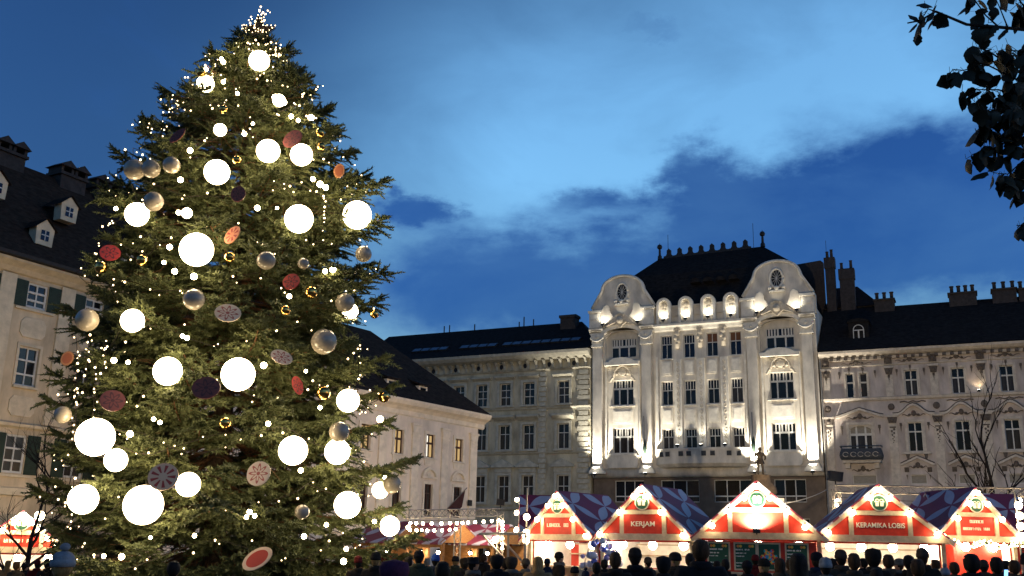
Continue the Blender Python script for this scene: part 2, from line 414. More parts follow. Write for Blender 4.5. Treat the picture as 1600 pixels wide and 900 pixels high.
# ================================================================== the flood-lit palace (facade in local x-z, y<0 towards the square)
D = thing('palace_building', 'tall cream art nouveau palace with two curved gables, lit from below by floodlights', 'building', (15.82, 80, 0), R(-25))
TX = (-7.0, 6.05)                       # centre lines of the two gabled end bays
WX = (-3.18, -1.27, 0.64, 2.55)         # the four middle window axes
ROWS = ((9.95, 11.6), (13.55, 15.53), (17.42, 19.38))
def palace():
    holes = []
    for cx in WX:
        for a, b in ROWS: holes.append((cx - .475, cx + .475, a, b))
    for cx in TX:
        holes += [(cx - .9, cx + .9, 9.73, 11.8), (cx - .92, cx + .92, 13.72, 15.82), (cx - 1.55, cx + 1.55, 17.5, 20.1)]
    part(D, 'wall', 'cream_stone', lambda q: (wall(q, -9.75, 8.88, 8.5, 20.1, holes), shell(q, -9.75, 8.88, 0, 14, 8.0, 21.0)))
    gh = [(-7.9, -5.4, 5.8, 7.55), (-3.98, -.83, 5.8, 7.55), (.35, 3.4, 5.8, 7.55), (5.05, 7.45, 5.8, 7.55), (-8.0, -5.2, .2, 4.6), (-3.6, -.9, .2, 4.6), (.4, 3.2, .2, 4.6), (5.0, 7.6, .2, 4.6)]
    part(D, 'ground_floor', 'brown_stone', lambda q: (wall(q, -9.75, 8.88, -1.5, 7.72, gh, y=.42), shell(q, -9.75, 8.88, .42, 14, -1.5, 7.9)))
    part(D, 'cove', 'cream_stone', lambda q: q.prof([(.44, 7.72), (.2, 7.8), (.06, 8.05), (0.0, 8.5), (.5, 8.5)], -9.75, 8.88), True)
    for k, (a, b, c, d) in enumerate(gh):
        window(D, a, b, c, d, .6, cols=(1/3, 2/3) if k < 4 else (.5,), rows=(.27,) if k < 4 else (.75,), fr=.06, bar=.07, pane='dark_pane')
    # end bays -------------------------------------------------------
    for t, cx in enumerate(TX):
        window(D, cx - .9, cx + .9, 9.73, 11.8, .2, cols=(.31, .69), rows=(.66,), fr=.06, bar=.11, topcols=(.15, .31, .42, .58, .69, .85), sill=(.2, .12, .12, 'cream_trim'))
        window(D, cx - .92, cx + .92, 13.72, 15.82, .2, cols=(.31, .69), rows=(.66,), fr=.06, bar=.11, topcols=(.15, .31, .42, .58, .69, .85), sill=(.2, .12, .12, 'cream_trim'))
        part(D, 'loggia_back', 'cream_stone', lambda q: wall(q, cx - 1.55, cx + 1.55, 17.45, 20.1, [(cx - 1.1, cx + 1.1, 17.8, 19.45)], y=.36, depth=.2))
        window(D, cx - 1.1, cx + 1.1, 17.8, 19.45, .46, cols=(.31, .69), rows=(.58,), fr=.06, bar=.13, topcols=(.1, .2, .31, .42, .58, .69, .8, .9))
        def spandrel(q):
            for s in (-1, 1):
                pts = [(cx + s * 1.55 * math.cos(R(a)), 19.3 + .78 * math.sin(R(a))) for a in range(0, 91, 10)] + [(cx, 20.1), (cx + s * 1.55, 20.1)]
                q.prism(pts if s > 0 else pts[::-1], .01, .3)
        part(D, 'arch_spandrel', 'cream_stone', spandrel)
        # archivolt swinging over the loggia, joined to cornice wings
        def archiv(q):
            o = arc(cx, 19.62, 1.95, .98, 158, 22, 16); i_ = arc(cx, 19.5, 1.68, .78, 158, 22, 16)
            q.prism((o + i_[::-1])[::-1], -.38, .05)
        part(D, 'archivolt', 'cream_trim', archiv)
        for s in (-1, 1):
            a, b = sorted((cx + s * 1.62, cx + s * 2.86))
            part(D, 'cornice', 'cream_trim', lambda q: (q.prof([(-.1, 19.95), (-.42, 20.1), (-.55, 20.22), (-.55, 20.32), (-.35, 20.36), (.1, 20.38), (.1, 19.95)], a, b), q.box(a + .04, b - .04, -.3, .0, 19.82, 19.948)))
            # giant pilaster: shaft, flared foot, capital with swag
            px, w = cx + s * 2.15, .40
            part(D, 'pilaster', 'cream_stone', lambda q: q.prof([(0.0, 8.62), (-.36, 8.62), (-.32, 18.72), (0, 18.72)], px - w, px + w))
            part(D, 'pilaster_foot', 'cream_trim', lambda q: q.prism([(px - .66, 8.05), (px + .66, 8.05), (px + .64, 8.22), (px + .5, 8.4), (px + .43, 8.6), (px - .43, 8.6), (px - .5, 8.4), (px - .64, 8.22)], -.62, .0))
            part(D, 'capital', 'cream_trim', lambda q: (q.box(px - .52, px + .52, -.44, .0, 18.72, 18.88), q.prism([(px - .46, 18.88), (px + .46, 18.88), (px + .58, 19.8), (px - .58, 19.8)], -.36, .0)))
            def swag(q):
                q.tube([(px + .52 * x, -.46 - .08 * (1 - x * x), 19.2 + .26 * x * x) for x in [-1, -.75, -.5, -.25, 0, .25, .5, .75, 1]], [.05, .06, .075, .085, .09, .085, .075, .06, .05], 6)
                for e in (-.52, .52): q.ball((px + e, -.42, 19.5), .11, 8, 6)
                q.ball((px, -.42, 19.6), .12, 8, 6)
            part(D, 'swag', 'cream_trim', swag, True)
            # narrow flanking strips of the bay
            fx = cx + s * 1.45
            part(D, 'bay_strip', 'cream_trim', lambda q: q.box(fx - .07, fx + .07, -.10, .0, 8.9, 17.3))
        # bowed apron, panel, medallion and balcony hood
        part(D, 'apron', 'cream_stone', lambda q: q.prism([(cx - 1.34, 8.75), (cx - 1.2, 8.52), (cx + 1.2, 8.52), (cx + 1.34, 8.75), (cx + 1.36, 9.55), (cx - 1.36, 9.55)], -.26, .0))
        part(D, 'apron_cap', 'cream_trim', lambda q: q.box(cx - 1.2, cx + 1.2, -.32, .0, 9.55, 9.66))
        part(D, 'panel', 'cream_trim', lambda q: (q.box(cx - .86, cx + .86, -.07, 0, 12.15, 13.3), q.box(cx - .72, cx + .72, -.11, -.072, 12.28, 13.17)))
        def medallion(q):
            q.tube([(cx + .78 * math.cos(R(a)), -.14, 16.05 + .95 * math.sin(R(a))) for a in range(0, 181, 15)], .10, 6)
            for s in (-1, 1):
                q.tube([(cx + s * (.75 + .42 * t), -.14, 16.0 - .22 * t + .12 * math.sin(6 * t)) for t in (0, .25, .5, .75, 1)], [.1, .12, .1, .09, .06], 6)
                q.ball((cx + s * .5, -.12, 16.35), .13, 8, 6)
            q.lathe([(.02, 0), (.34, 0), (.34, .1), (.25, .14), (.02, .14)], 0, 0, 14)
            for i in range(len(q.v) - 70, len(q.v)):
                x, y, z = q.v[i]; q.v[i] = (cx + x, -.06 - z, 16.5 + y)
            for a in range(-60, 241, 30): q.ball((cx + .5 * math.cos(R(a)), -.1, 16.5 + .42 * math.sin(R(a))), .085, 6, 5)
        part(D, 'medallion', 'ornament_stone', medallion, True)
        part(D, 'hood', 'cream_trim', lambda q: q.prism([(cx - 1.5, 17.05), (cx + 1.5, 17.05)] + [(cx + 1.55, 17.32)] + [(cx + x, 17.32 + .38 * max(0, math.cos(x / 1.15 * 1.5708)) ** .6) for x in (1.14, .95, .7, .4, 0, -.4, -.7, -.95, -1.14)] + [(cx - 1.55, 17.32)], -.5, -.005))
        # gable over the bay
        prof = [(-2.95, 20.38), (2.95, 20.38), (2.95, 21.9), (2.72, 22.1), (1.86, 23.55)] + [(1.78 * math.cos(R(a)), 23.75 + 1.12 * math.sin(R(a))) for a in range(8, 173, 11)] + [(-1.86, 23.55), (-2.72, 22.1), (-2.95, 21.9)]
        part(D, 'gable', 'cream_stone', lambda q: q.prism([(cx + x, z) for x, z in prof], .0, .5))
        cop = [(cx + x * 1.015, .2, z + .05) for x, z in prof[3:-1]]
        part(D, 'coping', 'cream_trim', lambda q: (q.tube([(x, -.02, z) for x, y, z in cop], .13, 6), q.tube([(x, .4, z) for x, y, z in cop], .13, 6)), True)
        for s in (-1, 1):
            a, b = sorted((cx + s * 1.85, cx + s * 2.86))
            part(D, 'pier', 'cream_trim', lambda q: (q.box(a, b, -.4, -.004, 20.4, 21.72), q.box(a - .09, b + .09, -.5, -.006, 21.722, 21.92), q.box(a + .2, b - .2, -.47, -.402, 21.1, 21.55)))
            part(D, 'volute', 'cream_stone', lambda q: q.prism([(cx + s * x, z) for x, z in ((1.82, 20.4), (1.8, 21.7), (1.62, 22.25), (1.3, 22.42), (1.05, 22.2), (1.0, 21.75), (.7, 21.2))][::(1 if s > 0 else -1)], -.3, -.003))
        def oval(q):
            pts = [(cx + .52 * math.cos(R(a)), -.06, 23.45 + .8 * math.sin(R(a))) for a in range(0, 361, 15)]
            q.tube(pts, .11, 6)
            q.box(cx - .6, cx + .6, -.28, -.004, 22.3, 22.48)
            for s in (-1, 1): q.ball((cx + s * .52, -.16, 22.66), .17, 8, 6)
            q.ball((cx, -.2, 22.6), .2, 8, 6)
        part(D, 'oval_frame', 'cream_trim', oval, True)
        o = part(D, 'oval_window', 'black_metal', lambda q: q.prism([(cx + .47 * math.cos(R(a)), 23.45 + .74 * math.sin(R(a))) for a in range(0, 360, 15)], -.03, -.004))
        part(o, 'glazing_bars', 'white_frame', lambda q: [q.tube([(cx, -.05, 23.45), (cx + .44 * math.cos(R(a)), -.05, 23.45 + .7 * math.sin(R(a)))], .018, 4) for a in range(0, 360, 30)])
        def keyst(q):
            q.prism([(cx - 1.25, 20.42), (cx - .5, 20.7), (cx, 20.25), (cx + .5, 20.7), (cx + 1.25, 20.42), (cx + .75, 21.0), (cx + .32, 21.5), (cx - .32, 21.5), (cx - .75, 21.0)], -.62, -.31)
            q.ball((cx, -.7, 20.85), .3, 10, 7)
            q.tube([(cx + .3 * math.cos(R(a)), -.62, 21.25 + .2 * math.sin(R(a))) for a in range(0, 181, 30)], .08, 6)
        part(D, 'keystone', 'ornament_stone', keyst)
    # middle bays ------------------------------------------------------
    for r, (a, b) in enumerate(ROWS):
        for k, cx in enumerate(WX):
            if r == 2 and k > 1:
                window(D, cx - .475, cx + .475, a, b, .2, rows=(.6,), topcols=(), pane='blind_brown', lowpane='dark_pane', sill=(.08, .08, .1, 'cream_trim'))
            else:
                window(D, cx - .475, cx + .475, a, b, .2, rows=(.62,), topcols=(.25, .5, .75), sill=(.08, .08, .1, 'cream_trim') if r else None)
            if r < 2:
                z = (12.05, 16.0)[r]
                part(D, 'panel', 'cream_trim', lambda q: (q.box(cx - .42, cx + .42, -.06, 0, z, z + 1.2), q.box(cx - .3, cx + .3, -.1, -.062, z + .13, z + 1.07)))
    for sx in (-2.22, -.31, 1.6):
        st = part(D, 'ornament_strip', 'cream_trim', lambda q: q.box(sx - .3, sx + .3, -.16, 0, 9.95, 17.3))
        def rosettes(q):
            for i in range(14):
                z = 10.4 + .5 * i
                q.tube([(sx + .09 * math.cos(R(a)), -.17, z + .15 * math.sin(R(a))) for a in range(0, 361, 45)], .035, 5)
        part(st, 'rosette_chain', 'ornament_stone', rosettes)
        def br(q):
            for z, rr, x in ((19.75, .2, -.1), (19.75, .2, .12), (19.45, .24, 0), (19.1, .2, -.1), (18.85, .18, .1), (18.6, .13, 0)): q.ball((sx + x, -.16, z), rr, 8, 6, (1, .8, 1.1))
            q.box(sx - .16, sx + .16, -.12, 0, 18.2, 19.9)
        part(D, 'carved_bracket', 'ornament_stone', br, True)
    for sx in (-4.0, 3.3):
        part(D, 'bay_strip', 'cream_trim', lambda q: q.box(sx - .09, sx + .09, -.12, 0, 10.6, 17.6))
    part(D, 'cornice', 'cream_trim', lambda q: q.prof([(0, 19.7), (-.2, 19.8), (-.3, 20.0), (-.5, 20.1), (-.5, 20.28), (-.1, 20.36), (.3, 20.36), (.3, 19.7)], TX[0] + 2.87, TX[1] - 2.87))
    part(D, 'attic_wall', 'cream_stone', lambda q: (q.box(TX[0] + 2.96, TX[1] - 2.96, .1, .6, 20.365, 21.75), q.box(TX[0] + 2.96, TX[1] - 2.96, .0, .7, 21.752, 21.9)))
    for k, cx in enumerate((-3.3, -1.42, .46, 2.34)):
        o = arc(cx, 21.95, .62, .62, 180, 0, 12); i_ = arc(cx, 21.95, .40, .40, 180, 0, 12)
        nb = part(D, 'niche', 'cream_trim', lambda q: (q.prism(([(cx - .62, 20.37)] + o + [(cx + .62, 20.37), (cx + .40, 20.37)] + i_[::-1] + [(cx - .40, 20.37)])[::-1], -.28, .098), q.prism(([(cx - .42, 20.37)] + arc(cx, 21.95, .42, .42, 180, 0, 12) + [(cx + .42, 20.37)])[::-1], .02, .097)))
        part(nb, 'niche_relief', 'ornament_stone', lambda q: (q.ball((cx, .0, 21.95), .24, 8, 6, (1, .5, 1.1)), q.ball((cx, .0, 21.6), .16, 8, 6, (1, .5, 1))))
    # bowed balcony
    x0, x1 = -4.2, 3.4; cxm, hw = (x0 + x1) / 2, (x1 - x0) / 2
    def bow(t): return -1.05 * (1 - abs(t) ** 3.2) - .1
    def balcony(q):
        ts = [-1 + 2 * i / 28 for i in range(29)]
        for (za, zb, oa, ob) in ((8.5, 8.75, -.35, -.06), (8.75, 9.78, -.06, 0.0), (9.78, 9.95, .06, .06)):
            vs = [(cxm + hw * t, bow(t) - oa * (1 if 0 else 1) * (0 if oa > 0 else -1) * 0 - (oa if oa > 0 else oa), za) for t in ts] + [(cxm + hw * t, bow(t) - ob, zb) for t in ts]
            n = len(ts); q.add(vs, [(i, i + 1, n + i + 1, n + i) for i in range(n - 1)])
        n = len(ts)
        q.add([(cxm + hw * t, bow(t) - .06, 9.95) for t in ts] + [(cxm + hw * t, 0.02, 9.95) for t in ts], [(i, i + 1, n + i + 1, n + i) for i in range(n - 1)])
        q.add([(cxm + hw * t, bow(t) + .35, 8.5) for t in ts] + [(cxm + hw * t, 0.02, 8.45) for t in ts], [(i, n + i, n + i + 1, i + 1) for i in range(n - 1)])
    bal = part(D, 'balcony', 'cream_stone', balcony, True)
    for s in (-3.75, -3.2, -2.05, -1.4, -.2, .5, 1.75, 2.45):
        t = (s + .2 - cxm) / hw; y = bow(t) - .03
        part(bal, 'grille', 'wrought_iron', lambda q: (q.box(s + .02, s + .38, y - .012, y + .3, 9.32, 9.68), [q.box(s + .05 + .1 * i, s + .08 + .1 * i, y - .04, y - .013, 9.3, 9.7) for i in range(4)]))
    # roof, crest and finials
    zb = 21.6
    P = [(-9.0, 1.2, zb), (8.0, 1.2, zb), (7.0, 3.6, 25.6), (-7.3, 3.6, 25.75), (3.9, 6.5, 28.25), (-5.5, 6.5, 28.1), (8.0, 12.5, zb), (-9.0, 12.5, zb), (7.0, 10, 25.6), (-7.3, 10, 25.75)]
    part(D, 'roof', 'slate_roof', lambda q: q.add(P, [(0, 1, 2, 3), (3, 2, 4, 5), (1, 6, 8, 2), (7, 0, 3, 9), (6, 7, 9, 8), (2, 8, 4), (9, 3, 5), (8, 9, 5, 4)]))
    for i in range(8):
        x = -4.62 + 1.0 * i; z = 28.1 + .016 * (x + 5.5)
        part(D, 'crest', 'black_metal', lambda q: q.prism([(x - .5, z - .1), (x + .5, z - .1), (x + .5, z + .12), (x + .3, z + .16), (x + .2, z + .34), (x + .2, z + .66), (x, z + .84), (x - .2, z + .66), (x - .2, z + .34), (x - .3, z + .16), (x - .5, z + .12)], 6.4, 6.6))
    for x, z in ((-5.5, 28.0), (3.9, 28.2)):
        part(D, 'finial', 'black_metal', lambda q: q.lathe([(r_, z + h_) for r_, h_ in ((.22, 0), (.2, .3), (.12, .4), (.10, 1.0), (.2, 1.05), (.25, 1.22), (.17, 1.4), (.03, 1.46), (.01, 1.6))], x, 6.5, 10))
        part(D, 'lightning_rod', 'black_metal', lambda q: q.tube([(x + (.8 if x < 0 else -.8), 6.5, z), (x + (.8 if x < 0 else -.8), 6.5, z + 2.3)], .025, 4))
    for i, x in enumerate((-1.2, -.1, 1.0, 2.1)):
        part(D, 'roof_vent', 'slate_roof', lambda q: q.prism(arc(x, 24.35, .42, .4, 0, 180, 8), 2.15, 3.2))
palace()
# floodlights standing on the ledge of the palace
FL = (1.0, 0.93, 0.79)
def flood(x, z, y, aim, energy, spot, label, tilt=0.0):
    o = thing('floodlight', label, 'floodlight', tuple(D.matrix_basis @ Vector((x, y, z))), R(-25), 'floodlights on the palace')
    part(o, 'housing', 'black_metal', lambda q: (q.box(-.13, .13, -.10, .12, -.1, .06), q.box(-.03, .03, -.03, .03, -.24, -.1)))
    part(o, 'lens', 'flood_lens', lambda q: q.box(-.11, .11, -.08, .10, .062, .07))
    lamp('flood_beam', (0, 0, .15), energy, FL, .12, o, spot, aim, .8)
bpy.context.view_layer.update()
_n = ('leftmost', 'second', 'third', 'rightmost')
k = 0
for cx in TX:
    for s in (-1, 1):
        flood(cx + s * 2.15, 8.0, -1.0, (0, .15, 1), 2000, 80, 'small black floodlight under the %s lit pilaster of the palace' % _n[k]); k += 1
for i, x in enumerate((-3.3, -1.42, .46, 2.34)):
    flood(x, 20.66, -.42, (0, .6, 1), 30, 130, 'small floodlight at the foot of the %s arched roof niche of the palace' % _n[i])
for t, cx in enumerate(TX):
    for s in (-1, 1):
        flood(cx + s * 1.55, 20.62, -.72, (-s * .15, .45, 1), 38, 150, 'small floodlight on the %s shoulder of the %s palace gable' % (('left', 'right')[s > 0], ('left', 'right')[t]))
for i, x in enumerate((-2.22, -.31, 1.6)):
    flood(x, 10.2, -.75, (0, .2, 1), 110, 70, 'small floodlight on the palace balcony under the %s ornamented strip' % ('left', 'middle', 'right')[i])

# ================================================================== grey palace on the left (C)
Cb = thing('corner_house', 'grey stone house with quoins, skylights and window pediments left of the cream palace', 'building', (15.82, 80, 0), R(-25))
def chouse():
    X0, X1 = -34.0, -9.95
    cols = [-12.45 - (3.25 if i else 0) - 2.3 * max(0, i - 1) for i in range(9)]
    W = .55; Z3, Z2, Z1 = (14.12, 16.1), (10.25, 12.4), (5.75, 8.05)
    holes = [(c - W, c + W, a, b) for c in cols for a, b in (Z3, Z2, Z1)] + [(c - .55, c + .55, .3, 3.6) for c in cols]
    part(Cb, 'wall', 'grey_stone', lambda q: (wall(q, X0, X1, -1.5, 18.0, holes, y=.25), shell(q, X0, X1, .25, 13, -1.5, 18.6)))
    for c in cols:
        window(Cb, c - W, c + W, *Z3, .45, rows=(.38, .7), pane='dark_pane')
        window(Cb, c - W, c + W, *Z2, .45, rows=(.64,), lowpane='curtain_pane')
        window(Cb, c - W, c + W, *Z1, .45, rows=(.6,), pane='curtain_pane')
        window(Cb, c - .55, c + .55, .3, 3.6, .5, rows=(.7,), frame='brown_frame', name='shop_window')
        for (a, b) in (Z3, Z2, Z1):
            part(Cb, 'surround', 'grey_trim', lambda q: (q.box(c - W - .22, c - W, .13, .249, a, b + .2), q.box(c + W, c + W + .22, .13, .249, a, b + .2), q.box(c - W, c + W, .13, .249, b, b + .2), q.box(c - W - .3, c + W + .3, .05, .249, a - .16, a - .002)))
        part(Cb, 'hood', 'grey_trim', lambda q: q.prof([(.25, 16.42), (.1, 16.5), (-.1, 16.62), (-.1, 16.72), (.25, 16.78)], c - .95, c + .95))
        part(Cb, 'hood', 'grey_trim', lambda q: q.prof([(.25, 12.75), (.1, 12.85), (-.2, 13.05), (-.2, 13.2), (.25, 13.28)], c - 1.0, c + 1.0))
        part(Cb, 'pediment', 'grey_trim', lambda q: (q.prism([(c - 1.08, 8.72), (c + 1.08, 8.72), (c + 1.08, 8.86), (c, 9.42), (c - 1.08, 8.86)], -.1, .248), q.prism([(c - .85, 8.87), (c + .85, 8.87), (c, 9.3)], -.03, -.101) if 0 else q.box(c - .8, c + .8, .1, .247, 8.3, 8.7)))
    for z, h in ((13.85, .2), (9.98, .18), (5.35, .3), (17.2, .14)):
        part(Cb, 'string_course', 'grey_trim', lambda q: q.prof([(.25, z - h), (.08, z - h * .5), (.02, z), (.25, z + .04)], X0, X1))
    part(Cb, 'cornice', 'grey_trim', lambda q: q.prof([(.25, 17.95), (-.5, 18.15), (-.75, 18.4), (-.8, 18.62), (.25, 18.7)], X0, X1 + .1))
    # corbels and attic ovals
    i = 0; x = -10.35
    while x > X0 + .4:
        part(Cb, 'corbel', 'grey_trim', lambda q: q.prof([(.25, 17.25), (.12, 17.3), (.06, 17.6), (-.35, 17.95), (.25, 17.95)], x - .1, x + .1))
        if i % 3 == 1:
            part(Cb, 'attic_vent', 'black_metal', lambda q: q.prism(arc(x - .385, 17.58, .16, .22, 0, 360, 12)[:-1], .21, .246))
        x -= .77; i += 1
    # rusticated quoin strips
    qm = [MB().box(0, 1.15, 0, .13, 0, .36).mesh('quoin', 'grey_trim'), MB().box(0, .85, 0, .13, 0, .36).mesh('quoin', 'grey_trim')]
    for xa, flip in ((-11.15, 0), (-14.72, 0)):
        for j in range(40):
            z = -.6 + .44 * j
            if z + .36 > 17.0: break
            m = qm[j % 2]
            link('quoin', m, Cb, (xa + (0 if j % 2 == 0 else .15) if xa > -12 else xa + (0 if j % 2 == 0 else .1), .121, z), None, (1, 1, 1) if xa > -12 else (.62, 1, 1))
    # roof with rows of skylights
    zr = 18.66
    part(Cb, 'roof', 'slate_roof', lambda q: q.add([(X0, -.6, zr), (X1, -.6, zr), (X1, 1.0, 19.5), (X0, 1.0, 19.5), (X1 - 3.0, 6, 22.6), (X0, 6, 22.6), (X1, 13, 18.6), (X0, 13, 18.6)],
        [(0, 1, 2, 3), (3, 2, 4, 5), (2, 6, 4), (4, 6, 7, 5), (1, 6, 2), (0, 3, 5, 7)]))
    sl = math.atan2(22.6 - 19.5, 5.0)
    for g0, n in ((-28.5, 4), (-23.4, 4), (-19.0, 4), (-15.2, 4)):
        for i in range(n):
            xx = g0 + .95 * i
            o = part(Cb, 'skylight', 'black_metal', lambda q: q.box(0, .9, 0, .8, -.02, .09), loc=(xx, 1.35, 19.5 + .35 * math.tan(sl) + .03), rot=(sl, 0, 0))
            part(o, 'glass', 'skylight_glass', lambda q: q.box(.06, .84, .06, .74, .092, .10))
    part(Cb, 'chimney', 'soot_brick', lambda q: (q.box(-14.5, -13.0, 4.4, 5.4, 20.5, 22.7), q.box(-14.6, -12.9, 4.3, 5.5, 22.7, 22.95)))
    for x in (-27.6, -27.0, -24.2, -19.4, -18.9, -17.9):
        part(Cb, 'roof_post', 'black_metal', lambda q: q.tube([(x, 6, 22.4), (x, 6, 23.0 + .3 * ((x * 7) % 2))], .06, 5))
chouse()

# ================================================================== ornate mauve house on the right (E)
Eb = thing('ornate_house', 'mauve stucco house with dark carved ornaments, iron balcony and black roof at the right', 'building', (15.82, 80, 0), R(-25))
def ehouse():
    X0, X1 = 8.98, 36.0; Y = .2
    bays = [15.5, 18.72, 21.95, 25.2, 28.4, 31.6]
    holes = [(10.85, 11.4, 13.6, 15.45), (11.85, 12.4, 13.6, 15.45), (10.87, 12.5, 9.45, 11.5), (10.9, 12.6, 7.1, 7.8)]
    for c in bays: holes += [(c - .45, c + .45, 13.6, 15.5), (c - .5, c + .5, 9.45, 11.6), (c - .55, c + .55, 7.1, 7.78)]
    for c in [11.7] + bays: holes.append((c - .9, c + .9, .3, 5.2))
    part(Eb, 'wall', 'mauve_plaster', lambda q: (wall(q, X0, X1, -1.5, 17.0, holes, y=Y), shell(q, X0, X1, Y, 13, -1.5, 17.2)))
    def surround(a, b, z0, z1, w=.16):
        part(Eb, 'surround', 'mauve_trim', lambda q: (q.box(a - w, a, Y - .08, Y - .002, z0, z1 + w), q.box(b, b + w, Y - .08, Y - .002, z0, z1 + w), q.box(a, b, Y - .08, Y - .002, z1, z1 + w)))
    def drop(x, z, s=1.0, m='sooty_ornament'):
        part(Eb, 'drop_ornament', m, lambda q: (q.box(x - .09 * s, x + .09 * s, Y - .12, Y - .003, z - .12 * s, z + .12 * s), q.prism([(x, z - .6 * s), (x + .06 * s, z - .1 * s), (x - .06 * s, z - .1 * s)], Y - .09, Y - .003)))
    def scroll(c, z, w, m='sooty_ornament', r=.05):
        part(Eb, 'scroll_ornament', m, lambda q: (q.tube([(c + w * t, Y - .1, z + .10 * math.cos(t * 7) + .12 * (1 - t * t)) for t in [-1 + i / 8 for i in range(17)]], [r * (.5 + .7 * (1 - abs(-1 + i / 8))) for i in range(17)], 5), q.ball((c, Y - .08, z + .2), .17, 8, 6, (1, .6, 1.3)), [q.ball((c + s * w * .38, Y - .08, z + .08), .1, 6, 5) for s in (-1, 1)]))
    def capital(x, z, w=.36):
        part(Eb, 'capital', 'sooty_ornament', lambda q: (q.prism([(x - w * .7, z - .5), (x + w * .7, z - .5), (x + w, z - .05), (x - w, z - .05)], Y - .2, Y - .003), q.ball((x, Y - .2, z - .28), .13, 8, 6)))
        part(Eb, 'abacus', 'mauve_trim', lambda q: q.box(x - w - .08, x + w + .08, Y - .26, Y - .003, z - .048, z + .1))
    for a, b, pn in ((10.85, 11.4, 'dark_pane'), (11.85, 12.4, 'curtain_pane')):
        window(Eb, a, b, 13.6, 15.45, Y + .18, cols=(), rows=(.62,), pane=pn, fr=.06, bar=.09); surround(a, b, 13.6, 15.45, .12); drop((a + b) / 2, 15.75, .8)
    window(Eb, 10.87, 12.5, 9.45, 11.5, Y + .18, cols=(.3, .7), rows=(.66,), topcols=(), pane='blind_grey', lowpane='curtain_pane', fr=.07, bar=.13)
    surround(10.87, 12.5, 9.45, 11.5, .2)
    part(Eb, 'segmental_head', 'mauve_trim', lambda q: q.prism([(10.87, 11.5), (10.87, 11.15)] + [(11.685 + .815 * t, 11.15 + .3 * (1 - t * t)) for t in [-1 + i / 5 for i in range(11)]][1:-1] + [(12.5, 11.15), (12.5, 11.5)], Y + .02, Y + .12))
    for k, c in enumerate(bays):
        window(Eb, c - .45, c + .45, 13.6, 15.5, Y + .18, rows=(.62,), topcols=(), pane='dark_pane', lowpane='curtain_pane' if k == 1 else None, fr=.06, bar=.08)
        surround(c - .45, c + .45, 13.6, 15.5); drop(c, 15.78, .8); drop(c - .95, 15.5, .8); drop(c + .95, 15.5, .8)
        window(Eb, c - .5, c + .5, 9.45, 11.6, Y + .18, rows=(.68,), topcols=(), pane='dark_pane', fr=.06, bar=.08)
        surround(c - .5, c + .5, 9.45, 11.6, .2); drop(c - .95, 11.45, .9); drop(c + .95, 11.45, .9)
        window(Eb, c - .55, c + .55, 7.1, 7.78, Y + .16, cols=(), rows=(), pane='blind_grey', fr=.05, name='blind_window')
        part(Eb, 'sill', 'mauve_trim', lambda q: q.box(c - 1.0, c + 1.0, Y - .25, Y - .003, 9.25, 9.4))
        for s in (-1, 1): part(Eb, 'sill_bracket', 'sooty_ornament', lambda q: q.prism([(c + s * .62 - .06, 8.9), (c + s * .62 + .06, 8.9), (c + s * .62 + .14, 9.248), (c + s * .62 - .14, 9.248)], Y - .2, Y - .003))
        # swan-neck hoods over the main windows and pointed ones below
        for z, h, w, pt in ((12.25, .7, 1.45, 0), (8.55, .55, 1.15, 1)):
            up = [(w * t, z + h * (max(0, 1 - abs(t)) ** (1.0 if pt else .8) if pt else (.5 + .5 * math.cos(math.pi * min(1, abs(t) * 1.25))))) for t in [-1 + i / 8 for i in range(17)]]
            part(Eb, 'hood', 'mauve_trim', lambda q: q.prism([(c + x, zz) for x, zz in ([(-w, z - .16), (w, z - .16)] if 0 else [(x, zz - .16) for x, zz in up] + up[::-1])], Y - .3, Y - .003))
            part(Eb, 'hood_edge', 'sooty_ornament', lambda q: q.tube([(c + x, Y - .26, zz + .03) for x, zz in up], .05, 5))
        scroll(c, 12.05, .8); scroll(c, 8.25, .62)
        for s in (-1, 1):
            part(Eb, 'console', 'sooty_ornament', lambda q: q.prof([(Y - .003, 7.95), (Y - .1, 8.0), (Y - .25, 8.28), (Y - .003, 8.3)], c + s * .78 - .15, c + s * .78 + .15))
            drop(c + s * .78, 7.7, .5)
        scroll(c, 16.15, 1.0, r=.04)
        part(Eb, 'string_drop', 'sooty_ornament', lambda q: q.tube([(c + t, Y - .05, 13.12 + .06 * math.cos(t * 9)) for t in (-.9, -.6, -.3, 0, .3, .6, .9)], .045, 5))
    # first wide bay: hood, balcony
    c = 11.7
    up = [(1.7 * t, 12.2 + .55 * max(0, 1 - abs(t) * 1.1)) for t in [-1 + i / 8 for i in range(17)]]
    part(Eb, 'hood', 'mauve_trim', lambda q: q.prism([(c + x, zz - .16) for x, zz in up] + [(c + x, zz) for x, zz in up[::-1]], Y - .3, Y - .003))
    part(Eb, 'hood_edge', 'sooty_ornament', lambda q: q.tube([(c + x, Y - .26, zz + .03) for x, zz in up], .05, 5))
    scroll(c, 11.95, 1.0); scroll(c, 16.1, 1.1, r=.04); scroll(c, 8.05, .8)
    drop(c - 1.35, 11.35); drop(c + 1.35, 11.35); drop(c - 1.3, 15.5, .8); drop(c + 1.3, 15.5, .8)
    window(Eb, 10.9, 12.6, 7.1, 7.8, Y + .16, cols=(), rows=(), pane='blind_grey', fr=.05, name='blind_window')
    bk = thing('iron_balcony', '', '')
    bk.parent = Eb; bk.name = 'balcony'
    for kk in ('label', 'category'):
        if kk in bk: del bk[kk]
    part(bk, 'slab', 'mauve_trim', lambda q: (q.box(c - 1.35, c + 1.35, -.75, Y - .003, 8.62, 8.8), q.box(c - 1.2, c - .85, -.45, Y - .003, 8.25, 8.62), q.box(c + .85, c + 1.2, -.45, Y - .003, 8.25, 8.62)))
